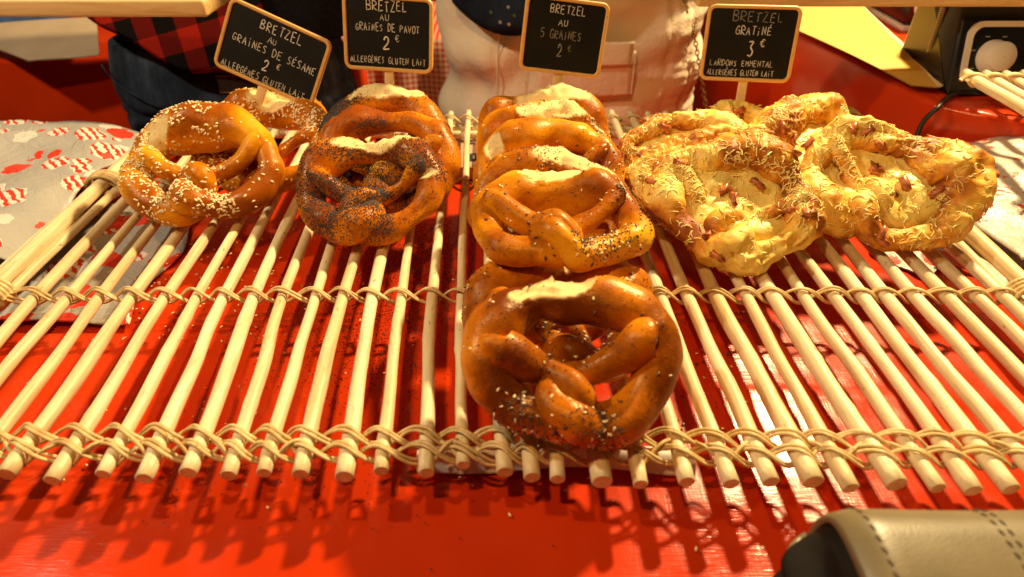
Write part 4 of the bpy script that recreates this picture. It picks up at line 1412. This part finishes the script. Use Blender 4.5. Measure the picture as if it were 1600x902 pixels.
# chain strap along the jacket's edge
ch = empty('chain_strap', 'brass chain strap hanging along the edge of the cream jacket', 'chain', (0, 0, 0))
pts = np.array([at_y(1068, -60, 1.02), at_y(1070, 0, 1.02), at_y(1078, 30, 1.025), at_y(1086, 62, 1.03), at_y(1092, 100, 1.035), at_y(1098, 135, 1.04), at_y(1104, 170, 1.045)])
cv = spline(pts, 34)
for k in range(33):
    c, t = 0.5 * (cv[k] + cv[k + 1]), cv[k + 1] - cv[k]
    L = np.linalg.norm(t)
    t /= L
    s_ = np.cross(t, [0, 1, 0]) if k % 2 else np.array([0, 1.0, 0])
    s_ /= np.linalg.norm(s_)
    th = np.linspace(0, 2 * np.pi, 13)
    P = c + 0.62 * L * np.cos(th)[:, None] * t + 0.0030 * np.sin(th)[:, None] * s_
    v, f = tube(P, 0.0011, 5, up=np.cross(t, s_))
    link('chain_link', make_mesh('chain_link', v, f), MAT['gold'], ch)

# gingham cloth on a dark wooden crate between the two people
gb = empty('crate', 'dark wooden crate under a red and white gingham cloth', 'crate', (-0.16, 1.42, -0.85))
for k in range(5):
    z1 = 0.56 - 0.115 * k
    link('slat', box_mesh('slat', -0.20, 0.20, -0.10, -0.085, z1, z1 + 0.10, 0.002), MAT['darkwood'], gb)
for x in (-0.19, 0.19):
    for y in (-0.08, 0.16):
        link('corner_post', box_mesh('corner_post', x - 0.015, x + 0.015, y - 0.004, y + 0.026, 0.0, 0.67, 0.002), MAT['darkwood'], gb)
link('top', box_mesh('top', -0.20, 0.20, -0.084, 0.19, 0.672, 0.69, 0.002), MAT['darkwood'], gb)
def gingham_cloth():
    xs = np.linspace(-0.23, 0.23, 90)
    prof = [(0.19, 0.845), (0.0, 0.845), (-0.095, 0.845), (-0.112, 0.835), (-0.116, 0.80), (-0.118, 0.745), (-0.12, 0.695)]
    pr = spline(np.array(prof), 30)
    V = []
    for off in (0, 0.003):
        for (y, z) in pr:
            for x in xs:
                drop = max(0.0, 0.83 - z)
                V.append((x, y + off - 0.07 * drop * math.sin(x * 70), z - off))
    n = 90 * 30
    return make_mesh('gingham_cloth', V, [grid_faces(30, 90, False), grid_faces(30, 90, False, n)[:, ::-1]])
gc = link('gingham_cloth', gingham_cloth(), MAT['gingham'], None, (-0.16, 1.42, -0.85))
tag(gc, 'red and white gingham cloth hanging between the two people', 'cloth')
link('cushion_block', box_mesh('cushion_block', -0.20, 0.20, -0.085, 0.19, 0.6905, 0.838, 0.01), MAT['darkwood'], gb)

# ------------------------------------------------------------------ things on the side counters
# black cooker with white framed dial panel
ck = empty('cooker', 'black electric cooker with white framed dial panel and white knob', 'cooker', (0.558, 0.790, 0.07))
def cooker_body():
    bm = bmesh.new()
    pts = [(0, 0.0), (0.0, 0.005), (0.045, 0.126), (0.135, 0.126), (0.135, 0.0)]    # (y, z) profile, front leaning back
    A = [bm.verts.new((0, y, z)) for y, z in pts]
    B = [bm.verts.new((0.30, y, z)) for y, z in pts]
    bm.faces.new(A)
    bm.faces.new(B[::-1])
    for i in range(5):
        j = (i + 1) % 5
        bm.faces.new((A[j], A[i], B[i], B[j]))
    bmesh.ops.recalc_face_normals(bm, faces=bm.faces)
    bmesh.ops.bevel(bm, geom=list(bm.edges), offset=0.006, segments=3, profile=0.5, affect='EDGES')
    m_ = bpy.data.meshes.new('cooker_body')
    bm.to_mesh(m_)
    bm.free()
    for p in m_.polygons: p.use_smooth = True
    return m_
link('cooker_body', cooker_body(), MAT['black_enamel'], ck)
lean = math.atan2(0.045, 0.121)
Mp = Matrix.Rotation(-lean, 4, 'X')
def on_panel(name, mesh, mat, x, s, out):
    # x across, s up along the slanted face, out of it
    o = link(name, mesh, mat, ck)
    o.rotation_euler = (-lean, 0, 0)
    o.location = (x, 0.0 + s * math.sin(lean) - out * math.cos(lean), 0.005 + s * math.cos(lean) + out * math.sin(lean))
    return o
def ring_frame(w, h, rad, wd, dep):
    oo, oi = rrect(w, h, rad), rrect(w - 2 * wd, h - 2 * wd, rad - wd * 0.6)
    k = len(oo)
    V = np.vstack([np.column_stack([oo[:, 0], np.zeros(k), oo[:, 1]]), np.column_stack([oo[:, 0], np.full(k, -dep), oo[:, 1]]), np.column_stack([oi[:, 0], np.full(k, -dep), oi[:, 1]]), np.column_stack([oi[:, 0], np.zeros(k), oi[:, 1]])])
    a = np.arange(k); b = (a + 1) % k
    return make_mesh('panel_frame', V, [np.stack([a + q * k, b + q * k, b + ((q + 1) % 4) * k, a + ((q + 1) % 4) * k], 1) for q in range(4)], False)
on_panel('panel_frame', ring_frame(0.20, 0.072, 0.017, 0.0065, 0.004), MAT['white_plastic'], 0.110, 0.048, 0.0)
def knob_mesh(r_=0.0185, d=0.020):
    n = 36
    th = np.linspace(0, 2 * np.pi, n, endpoint=False)
    prof = [(r_ * 1.12, 0), (r_ * 1.12, 0.003), (r_, 0.005), (r_ * 0.94, d - 0.0015), (r_ * 0.86, d), (0.0005, d)]
    V = np.vstack([np.column_stack([p * np.cos(th), np.full(n, -q), p * np.sin(th)]) for p, q in prof])
    return make_mesh('knob', V, [grid_faces(len(prof), n)])
on_panel('knob', knob_mesh(), MAT['white_plastic'], 0.047, 0.042, 0.0005)
for k in range(6):
    a = R(-30 + 48 * k)
    on_panel('dial_mark', box_mesh('dial_mark', -0.0025, 0.0025, -0.0008, 0, -0.0006, 0.0006), MAT['grey_print'], 0.047 + 0.0265 * math.cos(a), 0.042 + 0.0265 * math.sin(a), 0.0003)

c2 = empty('cooker', 'black cooker with a single pale knob, behind the yellow paper', 'cooker', (0.645, 1.085, 0.07))
link('cooker_body', box_mesh('cooker_body', 0, 0.26, 0, 0.20, 0.008, 0.12, 0.006, 3), MAT['black_enamel'], c2)
link('trim', box_mesh('trim', 0.0, 0.26, -0.003, 0.20, 0.0, 0.0075, 0.001), MAT['white_plastic'], c2)
o = link('knob', knob_mesh(0.020, 0.022), MAT['white_plastic'], c2, (0.030, -0.0005, 0.040))

# black cable lying over the counter's front edge
cpx = [at_z(1520, 146, 0.0745), at_z(1500, 146, 0.0745), at_z(1480, 153, 0.0745), at_z(1466, 168, 0.073)]
cpx += [np.array([0.512, 0.745, 0.055]), np.array([0.505, 0.735, 0.030]), np.array([0.50, 0.725, 0.010]), np.array([0.51, 0.70, 0.0045])]
v, f = tube(spline(np.array(cpx), 60), 0.0030, 10)
tag(link('power_cable', make_mesh('power_cable', v, f), MAT['rubber']), 'thin black power cable bending over the edge of the red counter', 'cable')

# striped braided cord hanging in front of the cooker
cr = empty('braided_cord', 'black and white striped cord beside the black cooker', 'cord', (0, 0, 0))
pts = spline(np.array([at_y(1484, -30, 0.86), at_y(1475, 8, 0.86), at_y(1466, 40, 0.86), at_y(1455, 72, 0.86), at_y(1451, 84, 0.865)]), 41)
v, f = tube(pts, 0.0028, 10, up=(0, 1, 0))
core_o = link('core', make_mesh('core', v, f), MAT['rubber'], cr)
for k in range(0, 40):
    c = pts[k:k + 2]
    v, f = tube(np.array([c[0], c[0] + 0.55 * (c[1] - c[0])]), 0.0036, 10, up=(0, 1, 0))
    link('stripe', make_mesh('stripe', v, f), MAT['cord'], core_o)

# fanned yellow paper bags
ys_ = empty('paper_bags', 'fanned sheaf of yellow paper bags lying on the red counter', 'paper bags', (0, 0, 0))
for k in range(6):
    dz = 0.0745 + 0.020 - 0.0036 * k
    off = 0.0075 * k
    a0, a1 = np.array([0.515 + off, 0.800 + 0.004 * k]), np.array([0.545 + off, 0.792 + 0.005 * k])
    b0, b1 = np.array([0.30 + off, 1.40]), np.array([0.60 + off * 0.6, 1.32])
    n = 20
    t = np.linspace(0, 1, n)
    V = []
    for th_ in (0.0, 0.0012):
        for q in t:
            for w in np.linspace(0, 1, 12):
                p = (a0 + (b0 - a0) * q) * (1 - w) + (a1 + (b1 - a1) * q) * w
                z = dz - th_ - 0.014 * (1 - q) ** 4 * (5 - k) / 5 + 0.035 * q * (1 - w) * w + 0.03 * q ** 2 * w
                V.append((p[0], p[1], z))
    V = np.array(V)
    V[:, 2] = np.maximum(V[:, 2], 0.0722)
    m_ = make_mesh('bag_sheet', V, [grid_faces(n, 12, False), grid_faces(n, 12, False, n * 12)[:, ::-1]])
    link('bag_sheet', m_, MAT['yellow_paper'] if k == 0 else MAT['pale_paper'], ys_)

# second, smaller willow rack on the counter edge
r2 = empty('willow_rack', 'small willow rack corner on the red counter before the black cooker', 'rack', (0.546, 0.635, 0.0))
zr2 = 0.108
for k in range(9):
    x = 0.004 + 0.0235 * k
    yy = np.linspace(-0.06, 0.128 + 0.003 * math.sin(k * 3), 16)
    P = np.stack([x + 0.001 * np.sin(yy * 50 + k), yy, np.full(16, zr2)], 1)
    v, f = tube(P, 0.0062 if k == 0 else 0.0048, 12)
    link('rod', make_mesh('rod', v, f), MAT['willow'], r2)
for y0 in (0.105, -0.03):
    for ph in (0, 1):
        for lane in (-0.5, 0.5):
            S = np.linspace(-0.6, 8.4, 130)
            P = np.stack([0.004 + 0.0235 * S, y0 - 0.006 * np.sin(np.pi * (S + ph)) + lane * 0.003, zr2 + 0.0068 * np.cos(np.pi * (S + ph))], 1)
            v, f = tube(P, 0.0018, 7)
            link('cane', make_mesh('cane', v, f), MAT['cane'], r2)
for x in (0.10, 0.18):
    for y, z0 in ((0.10, 0.071), (-0.04, 0.0)):
        v, f = tube(np.array([[x, y, z0], [x, y, 0.085], [x, y, zr2 - 0.004]]), 0.006, 10, up=(0, 1, 0))
        link('foot', make_mesh('foot', v, f), MAT['willow'], r2)

# steel tray at the back of the counter
tb = at_z(1112, 6, -0.03)
tr = empty('tray', 'pale steel tray at the back beside the cream jacket', 'tray', (0.42, 1.50, 0.0715))
link('tray_base', box_mesh('tray_base', -0.05, 0.10, -0.06, 0.10, 0.0, 0.004, 0.001), MAT['steel'], tr)
for (a, b, c, d) in ((-.05, .10, -.064, -.060), (-.05, .10, .10, .104), (-.054, -.05, -.064, .104), (.10, .104, -.064, .104)):
    link('tray_rim', box_mesh('tray_rim', a, b, c, d, 0.0, 0.016, 0.001), MAT['steel'], tr)

# grey sheet of paper sticking out over the other counter, blue cloth behind it
def sheet_mesh():
    q = [at_y(-60, 40, 1.24), at_y(150, 27, 1.26), at_y(154, 83, 1.16), at_y(45, 97, 1.14), at_y(-60, 30, 1.10)]
    a, b, c, d = [np.array(x) for x in (at_y(-90, 45, 1.30), at_y(150, 27, 1.28), at_y(154, 83, 1.15), at_y(46, 97, 1.13))]
    n = 16
    V = []
    for off in (0.0, 0.0016):
        for s in np.linspace(0, 1, n):
            for t in np.linspace(0, 1, n):
                p = (a * (1 - t) + b * t) * (1 - s) + (d * (1 - t) + c * t) * s
                V.append((p[0], p[1], p[2] - off + 0.003 * math.sin(3 * t + 2 * s)))
    return make_mesh('paper_sheet', V, [grid_faces(n, n, False), grid_faces(n, n, False, n * n)[:, ::-1]])
tag(link('paper_sheet', sheet_mesh(), MAT['kraft']), 'beige paper sheet sticking out over the red counter, under the pine board', 'paper')
bc = at_z(40, 36, 0.0)
tag(link('folded_cloth', box_mesh('folded_cloth', bc[0] - 0.30, bc[0] + 0.05, bc[1] - 0.05, bc[1] + 0.08, -0.0215, 0.008, 0.006, 3), MAT['blue_cloth']), 'folded blue cloth behind the beige paper sheet', 'cloth')
